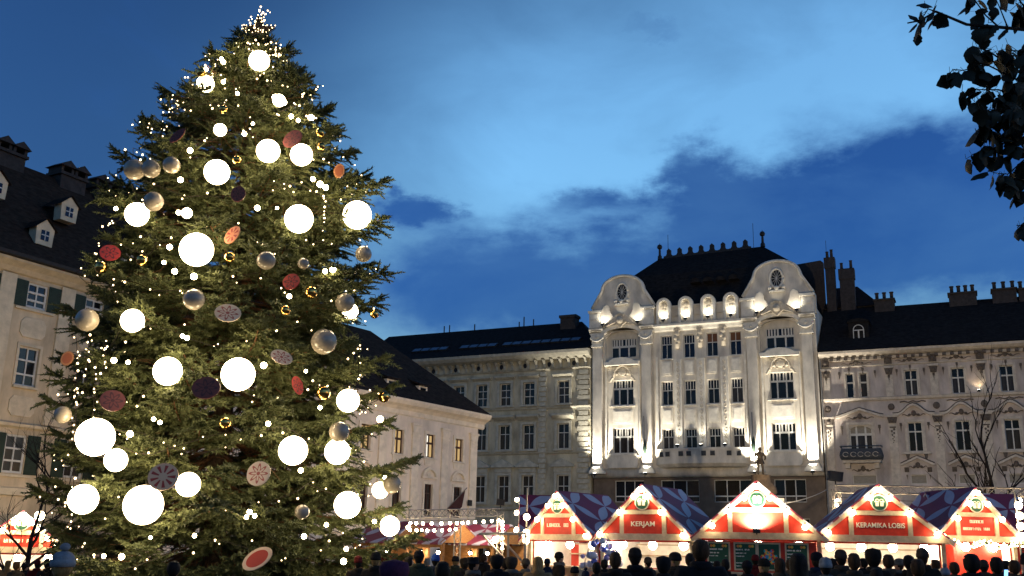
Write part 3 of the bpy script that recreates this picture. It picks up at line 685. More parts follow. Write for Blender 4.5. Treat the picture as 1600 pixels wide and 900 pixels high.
    def bulge(q):
        n = 22
        path = [(c - 1.4, .1)] + [(c - 1.4 + 2.8 * i / n, -.85 - .12 * math.sin(math.pi * i / n)) for i in range(n + 1)] + [(c + 1.4, .1)]
        zz = ((8.82, 0), (8.95, .10), (9.15, .15), (9.4, .08), (9.6, 0), (9.64, 0))
        m = len(path)
        for z, o in zz:
            for (x, y) in path: q.v.append((c + (x - c) * (1 + o * .55), y - o, z))
        for j in range(len(zz) - 1):
            for i in range(m - 1):
                a = j * m + i; q.f.append((a, a + 1, a + m + 1, a + m)); q.m.append(0)
    part(bk, 'iron_panel', 'wrought_iron', bulge, True)
    part(bk, 'rail', 'wrought_iron', lambda q: q.tube([(c - 1.45, .1, 9.8), (c - 1.45, -.88, 9.8), (c, -.98, 9.8), (c + 1.45, -.88, 9.8), (c + 1.45, .1, 9.8)], .045, 6))
    part(bk, 'ironwork', 'mauve_trim', lambda q: [q.tube([(c + x + .2 * math.cos(R(a)) * s, -1.1, 9.2 + .17 * math.sin(R(a))) for a in range(20, 330, 30)], .022, 4) for x in (-1.05, -.5, 0, .5, 1.05) for s in (1,)])
    # pilasters between bays, capitals, hanging leaf drops
    for x in (9.42, 13.98, 17.1, 20.3, 23.55, 26.8, 30.0):
        part(Eb, 'pilaster', 'mauve_trim', lambda q: q.box(x - .3, x + .3, Y - .1, Y - .004, 5.6, 11.55))
        part(Eb, 'pilaster', 'mauve_trim', lambda q: q.box(x - .26, x + .26, Y - .09, Y - .004, 13.5, 15.2))
        capital(x, 12.05); capital(x, 15.75, .3)
        part(Eb, 'frieze_block', 'sooty_ornament', lambda q: (q.box(x - .27, x + .27, Y - .22, Y - .003, 16.05, 16.62), q.ball((x, Y - .22, 16.3), .16, 8, 6)))
        part(Eb, 'rosette', 'sooty_ornament', lambda q: q.ball((x, Y - .06, 12.78), .24, 8, 6, (1, .5, 1.1)))
        part(Eb, 'leaf_drop', 'sooty_ornament', lambda q: (q.box(x - .22, x + .22, Y - .14, Y - .102, 11.2, 11.3), [q.ball((x + .09 * (-1) ** i * (1 - i / 9), Y - .11, 11.1 - .14 * i), .085 - .007 * i, 6, 4, (1, .4, 1.2)) for i in range(8)]))
        drop(x, 15.1, .9)
    part(Eb, 'string_course', 'mauve_trim', lambda q: q.prof([(Y, 13.28), (Y - .16, 13.34), (Y - .22, 13.52), (Y, 13.58)], X0, X1))
    part(Eb, 'string_course', 'mauve_trim', lambda q: q.prof([(Y, 5.3), (Y - .2, 5.4), (Y - .25, 5.6), (Y, 5.66)], X0, X1))
    part(Eb, 'frieze_band', 'mauve_trim', lambda q: q.prof([(Y, 15.93), (Y - .1, 15.97), (Y - .1, 16.03), (Y, 16.06)], X0, X1))
    part(Eb, 'cornice', 'mauve_trim', lambda q: (q.prof([(Y, 16.42), (Y - .2, 16.45), (Y - .2, 16.64), (Y, 16.64)], X0, X1), q.prof([(Y, 16.66), (Y - .4, 16.78), (Y - .62, 16.95), (Y - .65, 17.12), (Y, 17.2)], X0, X1)))
    x = 9.9
    mm = MB().box(-.12, .12, -.3, 0, 0, .2).mesh('bracket', 'sooty_ornament')
    while x < X1 - .3:
        link('bracket', mm, Eb, (x, Y - .12, 16.44)); x += .535
    # roof
    part(Eb, 'roof', 'slate_roof', lambda q: q.add([(X0, -.5, 17.16), (X1, -.5, 17.16), (X1, 5, 21.62), (X0, 5, 21.62), (X1, 13, 17.2), (X0, 13, 17.2)], [(0, 1, 2, 3), (3, 2, 4, 5), (0, 3, 5), (1, 4, 2)]))
    dm = part(Eb, 'dormer', 'slate_roof', lambda q: (q.box(11.2, 12.7, 1.0, 4.2, 17.6, 19.6), q.prism(arc(11.95, 19.6, .85, .3, 0, 180, 8), .9, 4.2)))
    part(dm, 'dormer_frame', 'white_frame', lambda q: q.tube([(11.56, .97, 18.0)] + [(11.95 + .38 * math.cos(R(a)), .97, 19.0 + .38 * math.sin(R(a))) for a in range(180, -1, -20)] + [(12.33, .97, 18.0)], .04, 4))
    part(dm, 'dormer_frame', 'white_frame', lambda q: (q.box(11.9, 12.0, .94, .995, 18.0, 18.95), q.box(11.57, 12.33, .94, .995, 18.93, 19.0)))
    for x, w, z, pots in ((13.75, .75, 22.0, 3), (19.55, 1.0, 22.05, 4), (22.5, .85, 22.1, 3), (24.2, .7, 22.0, 2), (28.5, 1.0, 22.0, 4)):
        ch = part(Eb, 'chimney', 'soot_brick', lambda q: (q.box(x - w, x + w, 4.3, 5.5, 20.8, z), q.box(x - w - .08, x + w + .08, 4.2, 5.6, z, z + .13)))
        for i in range(pots):
            xx = x - w * .75 + 1.5 * w * i / max(1, pots - 1)
            part(ch, 'chimney_pot', 'soot_brick', lambda q: q.lathe([(.14, z + .13), (.13, z + .65), (.17, z + .7), (.17, z + .78), (.1, z + .78)], xx, 4.9, 8))
    part(Eb, 'downpipe', 'galvanised', lambda q: (q.tube([(9.06, -.0, -.5), (9.06, -.0, 16.6), (9.06, .1, 16.9)], .07, 6)))
    up_ = part(Eb, 'uplight', 'black_metal', lambda q: q.box(19.9, 20.1, -.25, -.1, 13.6, 13.75))
    part(up_, 'lens', 'flood_lens', lambda q: q.box(19.92, 20.08, -.24, -.12, 13.752, 13.76))
    lamp('uplight_beam', (20.0, -.18, 13.85), 10, (1, .75, .45), .05, Eb, 110, (0, .3, 1))
ehouse()

# dark house rising behind, between the palace and the ornate house
Fb = thing('rear_house', 'black silhouetted rear house with tall chimneys between palace roof and ornate house', 'building', (15.82, 80, 0), R(-25))
part(Fb, 'wall', 'soot_brick', lambda q: (q.box(8.95, 13.2, 5.55, 12, 17, 21.9),))
part(Fb, 'firewall', 'soot_brick', lambda q: q.prism([(6.6, 20.0), (8.92, 20.0), (8.92, 26.3), (8.7, 26.5), (6.3, 26.3)][:5], 6.6, 7.0))
part(Fb, 'roof', 'slate_roof', lambda q: q.add([(8.93, 5.3, 21.9), (13.4, 5.3, 21.9), (11.4, 8.5, 24.4), (9.5, 8.5, 24.4), (8.93, 12.2, 21.9), (13.4, 12.2, 21.9)], [(0, 1, 2, 3), (1, 5, 2), (5, 4, 3, 2), (4, 0, 3), (0, 4, 5, 1)]))
for x0, x1, z in ((9.25, 10.0, 26.2), (10.35, 11.5, 25.1)):
    ch = part(Fb, 'chimney', 'soot_brick', lambda q: (q.box(x0, x1, 4.9, 5.54, 17.5, z - .9), q.box(x0 - .06, x1 + .06, 4.84, 5.6, z - .9, z), ))
    for i in range(2):
        part(ch, 'chimney_pot', 'soot_brick', lambda q: q.lathe([(.13, z), (.11, z + .5 + .15 * i), (.15, z + .58 + .15 * i), (.08, z + .58 + .15 * i)], x0 + .2 + (x1 - x0 - .4) * i, 5.2, 8))
part(Fb, 'aerial', 'black_metal', lambda q: q.tube([(9.4, 5.2, 26.2), (9.4, 5.2, 27.8)], .02, 4))

# ================================================================== pink house right of the tree (B)
Bb = thing('pink_house', 'pale pink plastered house with pilasters, lit windows and brown hipped roof right of the tree', 'building', (-1.917, 62, 0), R(54.6))
mat('dark_flag', (.07, .03, .035), .9, .3, 6)
def bhouse():
    X0 = -22.0
    cs = [-1.88, -4.56, -7.3, -10.0, -12.7, -15.4, -18.1]
    holes = [(c - .38, c + .38, 6.9, 8.25) for c in cs] + [(c - .36, c + .36, 3.6, 5.4) for c in cs] + [(c - .4, c + .4, .0, 2.1) for c in cs]
    part(Bb, 'wall', 'pink_plaster', lambda q: (wall(q, X0, 0, -2, 9.3, holes, depth=.25), shell(q, X0, 0, 0, 11, -2, 9.4)))
    for i, c in enumerate(cs):
        kw = dict(panes_at={0: 'lit_pane_white', 2: 'lit_pane_white'}, pane='lit_pane') if i == 1 else dict(pane='lit_pane' if i < 4 else 'curtain_pane')
        window(Bb, c - .38, c + .38, 6.9, 8.25, .1, rows=(.62,), frame='brown_frame', fr=.07, bar=.09, sill=(.22, .12, .08, 'pink_trim'), **kw)
        window(Bb, c - .36, c + .36, 3.6, 5.4, .1, rows=(.72,), frame='brown_frame', pane='curtain_pane', sill=(.2, .1, .08, 'pink_trim'))
        window(Bb, c - .4, c + .4, .0, 2.1, .12, rows=(.72,), frame='brown_frame', pane='curtain_pane', name='shop_window')
        part(Bb, 'surround', 'pink_trim', lambda q: (q.box(c - .55, c - .38, -.06, -.002, 6.9, 8.42), q.box(c + .38, c + .55, -.06, -.002, 6.9, 8.42), q.box(c - .38, c + .38, -.06, -.002, 8.25, 8.42)))
        part(Bb, 'sill_apron', 'pink_trim', lambda q: q.prism([(c - .42, 6.45), (c + .42, 6.45), (c + .5, 6.8), (c - .5, 6.8)], -.05, -.002))
        lun = part(Bb, 'lunette', 'pink_trim', lambda q: (q.prism(arc(c, 5.83, .66, .52, 0, 180, 12) + arc(c, 5.83, .5, .38, 180, 0, 12), -.16, -.002), q.box(c - .68, c + .68, -.14, -.003, 5.72, 5.829)))
        part(lun, 'relief', 'pink_trim', lambda q: q.ball((c, -.02, 5.95), .18, 8, 6, (1.2, .3, .8)))
        part(Bb, 'surround', 'pink_trim', lambda q: (q.box(c - .5, c - .36, -.05, -.002, 3.5, 5.55), q.box(c + .36, c + .5, -.05, -.002, 3.5, 5.55), q.box(c - .36, c + .36, -.05, -.002, 5.4, 5.55)))
        px = c - 1.35
        for x in ([-.5] if i == 0 else []) + [px]:
            part(Bb, 'pilaster', 'pink_trim', lambda q: q.box(x - .3, x + .3, -.1, -.002, 2.6, 8.2))
            part(Bb, 'capital', 'pink_trim', lambda q: (q.box(x - .33, x + .33, -.14, -.002, 8.0, 8.1), q.prism([(x - .3, 8.2), (x + .3, 8.2), (x + .38, 8.6), (x - .38, 8.6)], -.15, -.002), q.box(x - .42, x + .42, -.2, -.002, 8.602, 8.72)))
    part(Bb, 'cornice', 'pink_trim', lambda q: q.prof([(0, 9.05), (-.08, 9.12), (-.1, 9.35), (-.25, 9.5), (-.5, 9.62), (-.62, 9.8), (-.64, 9.92), (0, 9.95)], X0, .55))
    part(Bb, 'string_course', 'pink_trim', lambda q: q.prof([(0, 2.5), (-.14, 2.56), (-.16, 2.72), (0, 2.76)], X0, .05))
    part(Bb, 'roof', 'brown_roof', lambda q: q.add([(X0, -.6, 9.93), (.6, -.6, 9.93), (.6, 11.5, 9.93), (X0, 11.5, 9.93), (-4.6, 5.2, 14.95), (X0, 5.2, 14.95)], [(0, 1, 4, 5), (1, 2, 4), (2, 3, 5, 4), (3, 0, 5), (0, 3, 2, 1)]))
    for x in (-4.9, -7.65, -10.4, -13.2):
        dm = part(Bb, 'dormer', 'pink_trim', lambda q: (q.box(x - .4, x + .4, .42, 1.4, 10.4, 11.05)))
        part(dm, 'dormer_roof', 'brown_roof', lambda q: q.add([(x - .55, .25, 11.06), (x + .55, .25, 11.06), (x + .55, 2.6, 11.9), (x - .55, 2.6, 11.9), (x - .55, .25, 11.16), (x + .55, .25, 11.16), (x + .55, 2.6, 12.0), (x - .55, 2.6, 12.0)], [(0, 3, 2, 1), (4, 5, 6, 7), (0, 1, 5, 4), (1, 2, 6, 5), (3, 0, 4, 7)]))
        part(dm, 'dormer_pane', 'dark_pane', lambda q: q.box(x - .25, x + .25, .405, .418, 10.5, 10.95))
    part(Bb, 'medallion', 'pink_trim', lambda q: q.prism(arc(-5.75, 4.6, .3, .34, 0, 360, 16)[:-1], -.12, -.102 + .1))
    part(Bb, 'plaque', 'black_metal', lambda q: q.box(-.95, -.55, -.14, -.103, 4.35, 4.7))
    fl = part(Bb, 'flag_pole', 'galvanised', lambda q: q.tube([(-2.9, 0, 4.0), (-2.6, -1.3, 5.3)], .03, 5))
    part(fl, 'flag', 'dark_flag', lambda q: q.add([(-2.9, -.05, 4.05), (-2.62, -1.2, 5.2), (-2.7, -1.05, 4.2), (-2.85, -.5, 3.7)], [(0, 1, 2, 3)]))
bhouse()

# ================================================================== old house with green shutters at the left (L)
Lb = thing('shuttered_house', 'old beige house with dark green shutters and steep dormered roof at the far left', 'building', (-20.25, 44, -1.0), R(61.5))
def lhouse():
    X0, X1 = -14.0, 9.5; dz = 1.0
    cs = [-1.42 + 3.0 * (i - 4) for i in range(8)]
    holes = []
    for c in cs: holes += [(c - .5, c + .5, 11.68 + dz, 12.78 + dz), (c - .5, c + .5, 8.24 + dz, 9.95 + dz), (c - .5, c + .5, 4.56 + dz, 6.17 + dz)]
    part(Lb, 'wall', 'old_plaster', lambda q: (wall(q, X0, X1, 3.98 + dz, 13.3 + dz, holes, depth=.25), shell(q, X0, X1, 0, 11, 0, 13.4 + dz)))
    part(Lb, 'base_wall', 'old_plaster', lambda q: wall(q, X0, X1, -.3, 3.98 + dz, [(c - .6, c + .6, .3, 2.6) for c in cs], y=.04, depth=.25))
    for c in cs: window(Lb, c - .6, c + .6, .3, 2.6, .2, rows=(.7,), frame='brown_frame', name='shop_window')
    sm = {}
    for h in (1.14, 1.66):
        q = MB(); q.box(-.31, .31, -.05, 0, 0, h)
        for i in range(int(h / .08)): q.box(-.24, .24, -.062, -.051, .06 + .08 * i, .10 + .08 * i)
        sm[h] = q.mesh('shutter', 'green_shutter')
    for c in cs:
        window(Lb, c - .5, c + .5, 11.68 + dz, 12.78 + dz, .06, rows=(.3, .62), fr=.09, bar=.07)
        window(Lb, c - .5, c + .5, 8.24 + dz, 9.95 + dz, .08, rows=(.3, .66), fr=.08, bar=.06)
        window(Lb, c - .5, c + .5, 4.56 + dz, 6.17 + dz, .06, rows=(.32, .64), fr=.09, bar=.06, pane='curtain_pane')
        for s in (-1, 1):
            link('shutter', sm[1.14], Lb, (c + s * .84, -.01, 11.66 + dz)); link('shutter', sm[1.66], Lb, (c + s * .84, -.01, 4.53 + dz))
        [part(Lb, 'sill', 'old_trim', lambda q: q.box(*b)) for b in ((c - .6, c + .6, -.14, -.002, 8.14 + dz, 8.238 + dz), (c - 1.0, c + .9, -.1, -.002, 11.52 + dz, 11.62 + dz), (c - .9, c + .9, -.1, -.002, 4.4 + dz, 4.5 + dz))]
        part(Lb, 'surround', 'old_trim', lambda q: (q.box(c - .62, c - .5, -.05, -.002, 8.24 + dz, 10.08 + dz), q.box(c + .5, c + .62, -.05, -.002, 8.24 + dz, 10.08 + dz), q.box(c - .5, c + .5, -.05, -.002, 9.95 + dz, 10.08 + dz)))
        for z in (10.35, 6.95):
            part(Lb, 'cartouche', 'old_trim', lambda q: q.prism([(c - .62, z + .2 + dz), (c - .45, z + dz), (c + .45, z + dz), (c + .62, z + .2 + dz), (c + .62, z + .65 + dz), (c + .45, z + .85 + dz), (c - .45, z + .85 + dz), (c - .62, z + .65 + dz)], -.05, -.002))
        x = c + 1.5
        part(Lb, 'pilaster', 'old_trim', lambda q: (q.box(x - .36, x + .36, -.1, -.002, 6.75 + dz, 12.95 + dz), q.box(x - .42, x + .42, -.14, -.003, 6.7 + dz, 7.1 + dz)))
    part(Lb, 'string_course', 'old_trim', lambda q: q.prof([(0, 6.42 + dz), (-.16, 6.5 + dz), (-.2, 6.62 + dz), (0, 6.68 + dz)], X0, X1))
    part(Lb, 'string_course', 'old_trim', lambda q: q.prof([(.04, 3.62 + dz), (-.1, 3.66 + dz), (-.12, 3.95 + dz), (.04, 4.0 + dz)], X0, X1))
    part(Lb, 'eave_cove', 'old_trim', lambda q: q.prof([(0, 12.98 + dz), (-.12, 13.02 + dz), (-.3, 13.2 + dz), (-.62, 13.4 + dz), (-.62, 13.5 + dz), (0, 13.5 + dz)], X0, X1))
    part(Lb, 'gutter', 'black_metal', lambda q: q.prof([(-.6, 13.52 + dz), (-.82, 13.55 + dz), (-.84, 13.7 + dz), (-.6, 13.72 + dz)], X0, X1 + .3))
    # coursed stone blocks of the ground floor
    bm = [MB().box(0, .46, -.03, .039, 0, .36).mesh('stone_block', 'block_stone'), MB().box(0, .46, -.045, .039, 0, .36).mesh('stone_block', 'block_stone')]
    for j in range(8):
        for i in range(22):
            x = -6.0 + .5 * i + (.25 if j % 2 else 0); z = .72 + .4 * j
            if any(c - .9 < x < c + .5 for c in cs) and z < 2.6: continue
            link('stone_block', bm[(i * 7 + j * 3) % 2], Lb, (x, 0, z))
    part(Lb, 'roof', 'brown_roof', lambda q: q.add([(X0, -.7, 13.6 + dz), (X1 + .4, -.7, 13.6 + dz), (X1 - 2.2, 4.6, 19.7 + dz), (X0, 4.6, 19.7 + dz), (X0, 11.5, 13.5 + dz), (X1 + .4, 11.5, 13.5 + dz)], [(0, 1, 2, 3), (1, 5, 2), (2, 5, 4, 3), (0, 3, 4)]))
    for x, y0, zb in ((.42, 1.15, 16.45), (-1.4, .12, 14.62), (3.45, .12, 14.62), (5.3, 1.15, 16.45), (-3.3, 1.15, 16.45)):
        z = zb + dz
        dm = part(Lb, 'dormer', 'old_trim', lambda q: q.prism([(x - .42, z), (x + .42, z), (x + .46, z + .8), (x, z + 1.2), (x - .46, z + .8)], y0, y0 + .5))
        part(dm, 'dormer_pane', 'dark_pane', lambda q: (q.box(x - .2, x + .2, y0 - .02, y0 - .003, z + .22, z + .68)))
        part(dm, 'dormer_bars', 'white_frame', lambda q: (q.box(x - .02, x + .02, y0 - .04, y0 - .021, z + .22, z + .68), q.box(x - .2, x + .2, y0 - .04, y0 - .021, z + .44, z + .48)))
        part(dm, 'dormer_roof', 'brown_roof', lambda q: (q.add([(x - .58, y0 - .1, z + .72), (x, y0 - .1, z + 1.26), (x, y0 + 1.3, z + 1.26), (x - .58, y0 + 1.3, z + .72)], [(0, 1, 2, 3)]), q.add([(x + .58, y0 - .1, z + .72), (x, y0 - .1, z + 1.261), (x, y0 + 1.3, z + 1.261), (x + .58, y0 + 1.3, z + .72)], [(3, 2, 1, 0)]), q.box(x - .41, x + .41, y0 + .5, y0 + 1.2, z, z + .7)))
    for x in (-.95, 2.6, 4.75, 6.6):
        z = 19.1 + dz
        ch = part(Lb, 'chimney', 'soot_brick', lambda q: (q.box(x - .75, x + .75, 4.1, 5.1, z - .5, z + .75), q.box(x - .85, x + .85, 4.0, 5.2, z + .75, z + .9)))
        for s in (-1, 1):
            part(ch, 'chimney_cap', 'soot_brick', lambda q: (q.prism([(x + s * .42 - .5, z + 1.2), (x + s * .42 + .5, z + 1.2), (x + s * .42, z + 1.55)], 3.95, 5.25), [q.box(x + s * .42 + a - .08, x + s * .42 + a + .08, 4.1, 5.1, z + .9, z + 1.2) for a in (-.3, .3)]))
lhouse()

# ================================================================== market stalls
def roof_cloth(name, ca, cb):
    """canvas roof printed with four-petal stars"""
    m = bpy.data.materials.new(name); m.use_nodes = True
    t = m.node_tree; b = t.nodes['Principled BSDF']; b.inputs['Roughness'].default_value = .6
    def nn(ty, **k):
        n = t.nodes.new(ty)
        for a, v in k.items(): setattr(n, a, v)
        return n
    def mm(op, a, b_=None):
        n = nn('ShaderNodeMath', operation=op)
        for i, v in enumerate((a, b_)):
            if v is None: continue
            if isinstance(v, (int, float)): n.inputs[i].default_value = v
            else: t.links.new(v, n.inputs[i])
        return n.outputs[0]
    uv = nn('ShaderNodeUVMap'); sp = nn('ShaderNodeSeparateXYZ'); t.links.new(uv.outputs[0], sp.inputs[0])
    fx = mm('SUBTRACT', mm('FRACT', sp.outputs[0]), .5); fy = mm('SUBTRACT', mm('FRACT', sp.outputs[1]), .5)
    # diagonal petals: lens shapes along both diagonals
    a = mm('MULTIPLY', mm('ADD', fx, fy), .7071); c = mm('MULTIPLY', mm('SUBTRACT', fx, fy), .7071)
    def petal(u_, v_):
        w = mm('MULTIPLY', mm('SINE', mm('MULTIPLY', mm('ABSOLUTE', u_), 4.6)), .115)
        return mm('LESS_THAN', mm('ABSOLUTE', v_), w)
    pm = mm('MAXIMUM', petal(a, c), petal(c, a))
    nz = nn('ShaderNodeTexNoise'); nz.inputs['Scale'].default_value = 2.5; nz.inputs['Detail'].default_value = 4
    mx = nn('ShaderNodeMix', data_type='RGBA'); t.links.new(pm, mx.inputs[0]); mx.inputs[6].default_value = (*ca, 1); mx.inputs[7].default_value = (*cb, 1)
    m2 = nn('ShaderNodeMix', data_type='RGBA', blend_type='MULTIPLY'); m2.inputs[0].default_value = .5
    t.links.new(mx.outputs[2], m2.inputs[6]); t.links.new(nz.outputs[0], m2.inputs[7]); t.links.new(m2.outputs[2], b.inputs['Base Color'])
    bp = nn('ShaderNodeBump'); bp.inputs['Strength'].default_value = .35; bp.inputs['Distance'].default_value = .05
    t.links.new(nz.outputs[0], bp.inputs['Height']); t.links.new(bp.outputs[0], b.inputs['Normal'])
    MATS[name] = m
roof_cloth('star_cloth', (0.30, 0.040, 0.085), (0.58, 0.55, 0.64))
def slope(parent, pts, ur, vr, th=.05, sag=.05, m='star_cloth', name='roof_slope', off=(0, 0)):
    """one canvas roof slope: corners front-eave, back-eave, back-ridge, front-ridge, slightly sagging, with uv for the print"""
    nu, nv = 8, 6
    a, b, c, d = [Vector(p) for p in pts]
    nrm = (b - a).cross(d - a).normalized()
    if nrm.z < 0: nrm = -nrm
    me = bpy.data.meshes.new(name); vs = []; fs = []; uvs = []
    for lay in (0, 1):
        for j in range(nv + 1):
            for i in range(nu + 1):
                u, v = i / nu, j / nv
                p = a.lerp(b, u).lerp(d.lerp(c, u), v) - nrm * (sag * math.sin(math.pi * u) * math.sin(math.pi * v) + th * lay)
                vs.append(p); uvs.append((off[0] + u * ur, off[1] + v * vr))
    n = (nu + 1) * (nv + 1)
    for j in range(nv):
        for i in range(nu):
            k = j * (nu + 1) + i
            fs.append((k, k + 1, k + nu + 2, k + nu + 1)); fs.append((n + k, n + k + nu + 1, n + k + nu + 2, n + k + 1))
    rim = [i for i in range(nu + 1)] + [j * (nu + 1) + nu for j in range(1, nv + 1)] + [nv * (nu + 1) + i for i in range(nu - 1, -1, -1)] + [j * (nu + 1) for j in range(nv - 1, 0, -1)]
    for i in range(len(rim)):
        p, q_ = rim[i], rim[(i + 1) % len(rim)]
        fs.append((q_, p, p + n, q_ + n))
    me.from_pydata([tuple(v) for v in vs], [], fs); me.materials.append(MATS[m])
    ul = me.uv_layers.new(name='UVMap')
    for l in me.loops: ul.data[l.index].uv = uvs[l.vertex_index]
    return link(name, me, parent)
def text_mesh(s, size, m, depth=.01, width=None):
    cu = bpy.data.curves.new('lettering', 'FONT'); cu.body = s; cu.size = size; cu.extrude = depth; cu.align_x = 'CENTER'; cu.align_y = 'CENTER'; cu.offset = size * .012
    o = bpy.data.objects.new('lettering', cu); COL.objects.link(o)
    bpy.context.view_layer.update()
    me = bpy.data.meshes.new_from_object(o.evaluated_get(bpy.context.evaluated_depsgraph_get()))
    bpy.data.objects.remove(o); me.materials.clear(); me.materials.append(MATS[m])
    if width:
        xs = [v.co.x for v in me.vertices]; k = width / max(1e-6, max(xs) - min(xs))
        for v in me.vertices: v.co.x *= k
    return me
_bulb = MB().ball((0, 0, 0), .095, 10, 7).mesh('bulb', 'bulb_light', True)
def glyph_bars(width, hgt, seed, m, words=(1.0,)):
    """a line of lettering too blurred to read: upright strokes and bars of letter size"""
    r4 = random.Random(seed); q = MB(); x = -width / 2; lw = hgt * .72
    gaps = {int(round(width / lw * w_)) for w_ in words}
    n = int(width / (lw * 1.18))
    for i in range(n):
        x0 = -width / 2 + i * lw * 1.18
        if i in gaps: continue
        st = hgt * .2
        q.box(x0, x0 + st, -.008, .008, -hgt / 2, hgt / 2)
        if r4.random() < .7: q.box(x0 + lw - st, x0 + lw, -.008, .008, -hgt / 2, hgt / 2)
        for z in (-.5, -.1, .3):
            if r4.random() < .6: q.box(x0 + st, x0 + lw - st, -.008, .008, hgt * z, hgt * z + st)
    return q.mesh('lettering', m)
_fbulb = MB().ball((0, 0, 0), .075, 10, 7).mesh('bulb', 'festoon_light', True)
_sock = MB().lathe([(.03, .06), (.035, .12), (.02, .16), (.0, .16)], 0, 0, 8).mesh('socket', 'black_metal')
def bulb(parent, loc, s=1.0, fest=False):
    o = link('bulb', _fbulb if fest else _bulb, parent, loc, None, (s, s, s)); link('socket', _sock, o)
    return o
_barge = 0.13
def gift_emblem(parent, x, y, z, r):
    e = part(parent, 'emblem', 'sign_cream', lambda q: q.prism([(x + r * math.cos(R(a)), z + r * math.sin(R(a))) for a in range(0, 360, 15)], y - .05, y - .02))
    part(e, 'emblem_field', 'green_sign', lambda q: q.prism([(x + r * .88 * math.cos(R(a)), z + r * .88 * math.sin(R(a))) for a in range(0, 360, 15)], y - .066, y - .051))
    def gift(q):
        a, b = y - .085, y - .067; k = r * .5
        for s in (-1, 1):
            q.box(x + (s * k * .55) - k * .38, x + (s * k * .55) + k * .38, a, b, z - k * .85, z + k * .0)
            q.box(x + (s * k * .62) - k * .5, x + (s * k * .62) + k * .5, a, b, z + k * .1, z + k * .42)
            q.tube([(x + s * k * (.08 + .42 * (1 - math.cos(R(t)))), a + .008, z + k * (.5 + .36 * math.sin(R(t)))) for t in range(0, 181, 30)], k * .09, 5)
    part(e, 'gift_sign', 'sign_cream', gift)
def stall(loc, rz, label, w=3.7, dep=2.8, he=2.5, ha=4.1, sign=None, sign2=None, roofuv=(1.6, 1.6), lamp_on=1.0, bulbs=((.08, 0), (.35, 1), (.62, 0), (.86, 1)), fill='stall_wall', closed=False, lightw=26, posts='white_timber', emblem=True, over=.0):
    """gable-fronted market hut: y=0 is its front, y>0 its depth"""
    s = thing('market_stall', label, 'market stall', loc, rz, 'gabled huts of the Christmas market')
    he -= loc[2] if loc[2] > 0 else 0; ha -= loc[2] if loc[2] > 0 else 0
    h = w / 2; k = (ha - he) / h
    part(s, 'back_wall', 'red_board', lambda q: q.box(-h + .06, h - .06, dep - .08, dep, 0, he - .02))
    for sd in (-1, 1):
        a, b = sorted((sd * (h - .06), sd * (h - .14)))
        part(s, 'side_wall', 'red_board', lambda q: q.box(a, b, .12, dep - .085, 0, he - .02))
        a, b = sorted((sd * (h + .02), sd * (h - .11)))
        part(s, 'post', posts, lambda q: q.box(a, b, -.02, .11, 0, he - .14))
        a, b = sorted((sd * (h - .145), sd * (h - .17)))
        part(s, 'side_lining', fill, lambda q: q.box(a, b, .13, dep - .17, .9, he - .03))
        # barge board, roof slope
        p0, p1 = (sd * (h + .22), he - .22 * k), (0, ha)
        part(s, 'barge_board', 'white_timber', lambda q: q.prism(([(p0[0], p0[1] - .09), (p1[0], p1[1] - .16), (p1[0], p1[1] + .03), (p0[0], p0[1] + .10)])[::(1 if sd < 0 else -1)], -.34, -.28))
        slope(s, [(sd * (h + .26), -.36, he - .26 * k + .09), (sd * (h + .26), dep + .2, he - .26 * k + .09), (0, dep + .2, ha + .09), (0, -.36, ha + .09)], roofuv[0], roofuv[1], off=(.3 * sd, .1 + .2 * sd))
    g0 = he
    tri = lambda x: he + (h - abs(x)) * k
    # timber members of the gable
    part(s, 'tie_beam', 'white_timber', lambda q: q.box(-h - .1, h + .1, -.30, -.16, he - .14, he + .06))
    bx = h * .46
    zt = tri(bx) - .12
    part(s, 'collar_beam', 'white_timber', lambda q: q.box(-bx - .06, bx + .06, -.29, -.18, zt - .05, zt + .09))
    for sd in (-1, 1):
        part(s, 'stud', 'white_timber', lambda q: q.box(sd * bx - .07, sd * bx + .07, -.285, -.17, he + .062, zt - .052))
        part(s, 'gable_board', 'red_board', lambda q: q.prism([(sd * (bx + .075), he + .07), (sd * (h - .12), he + .07), (sd * (bx + .075), tri(bx + .075) - .1)][::(1 if sd > 0 else -1)], -.22, -.18))
    pan = part(s, 'sign_board', 'red_board', lambda q: q.box(-bx + .072, bx - .072, -.24, -.18, he + .065, zt - .055))
    part(s, 'gable_board', 'red_board', lambda q: q.prism([(-bx * .9, zt + .1), (bx * .9, zt + .1), (0, ha - .2)], -.22, -.18))
    if sign:
        zc = (he + zt) / 2
        if isinstance(sign, str):
            me = text_mesh(sign, .22, 'sign_cream', .008, width=min(2 * bx * .82, .115 * len(sign) * 1.25))
            link('lettering', me, pan, (0, -.25, zc), (R(90), 0, 0))
        else:
            for k_, (wd, hg, dz_) in enumerate(sign): link('lettering', glyph_bars(wd * 2 * bx, hg, len(label) + k_, 'sign_cream', (.55,) if wd > .6 else ()), pan, (0, -.25, zc + dz_))['kind'] = 'stuff'
    if emblem: gift_emblem(s, 0, -.26, zt + .34, .26)
    # serving hatch: counter, lintel, inner lining
    part(s, 'counter', posts, lambda q: (q.box(-h + .12, h - .12, -.25, .3, .92, 1.0), q.box(-h + .12, h - .12, .0, .05, 0, .92)))
    part(s, 'lintel', 'red_board', lambda q: q.box(-h + .1, h - .1, -.1, .0, he - .2, he - .142))
    part(s, 'lining', fill, lambda q: q.box(-h + .15, h - .15, dep - .16, dep - .09, 1.0, he - .05))
    part(s, 'shelf', posts, lambda q: (q.box(-h + .2, h - .2, dep - .5, dep - .17, 1.4, 1.45), q.box(-h + .2, h - .2, dep - .5, dep - .17, 1.78, 1.82)))
    n = max(3, int(w / .95))
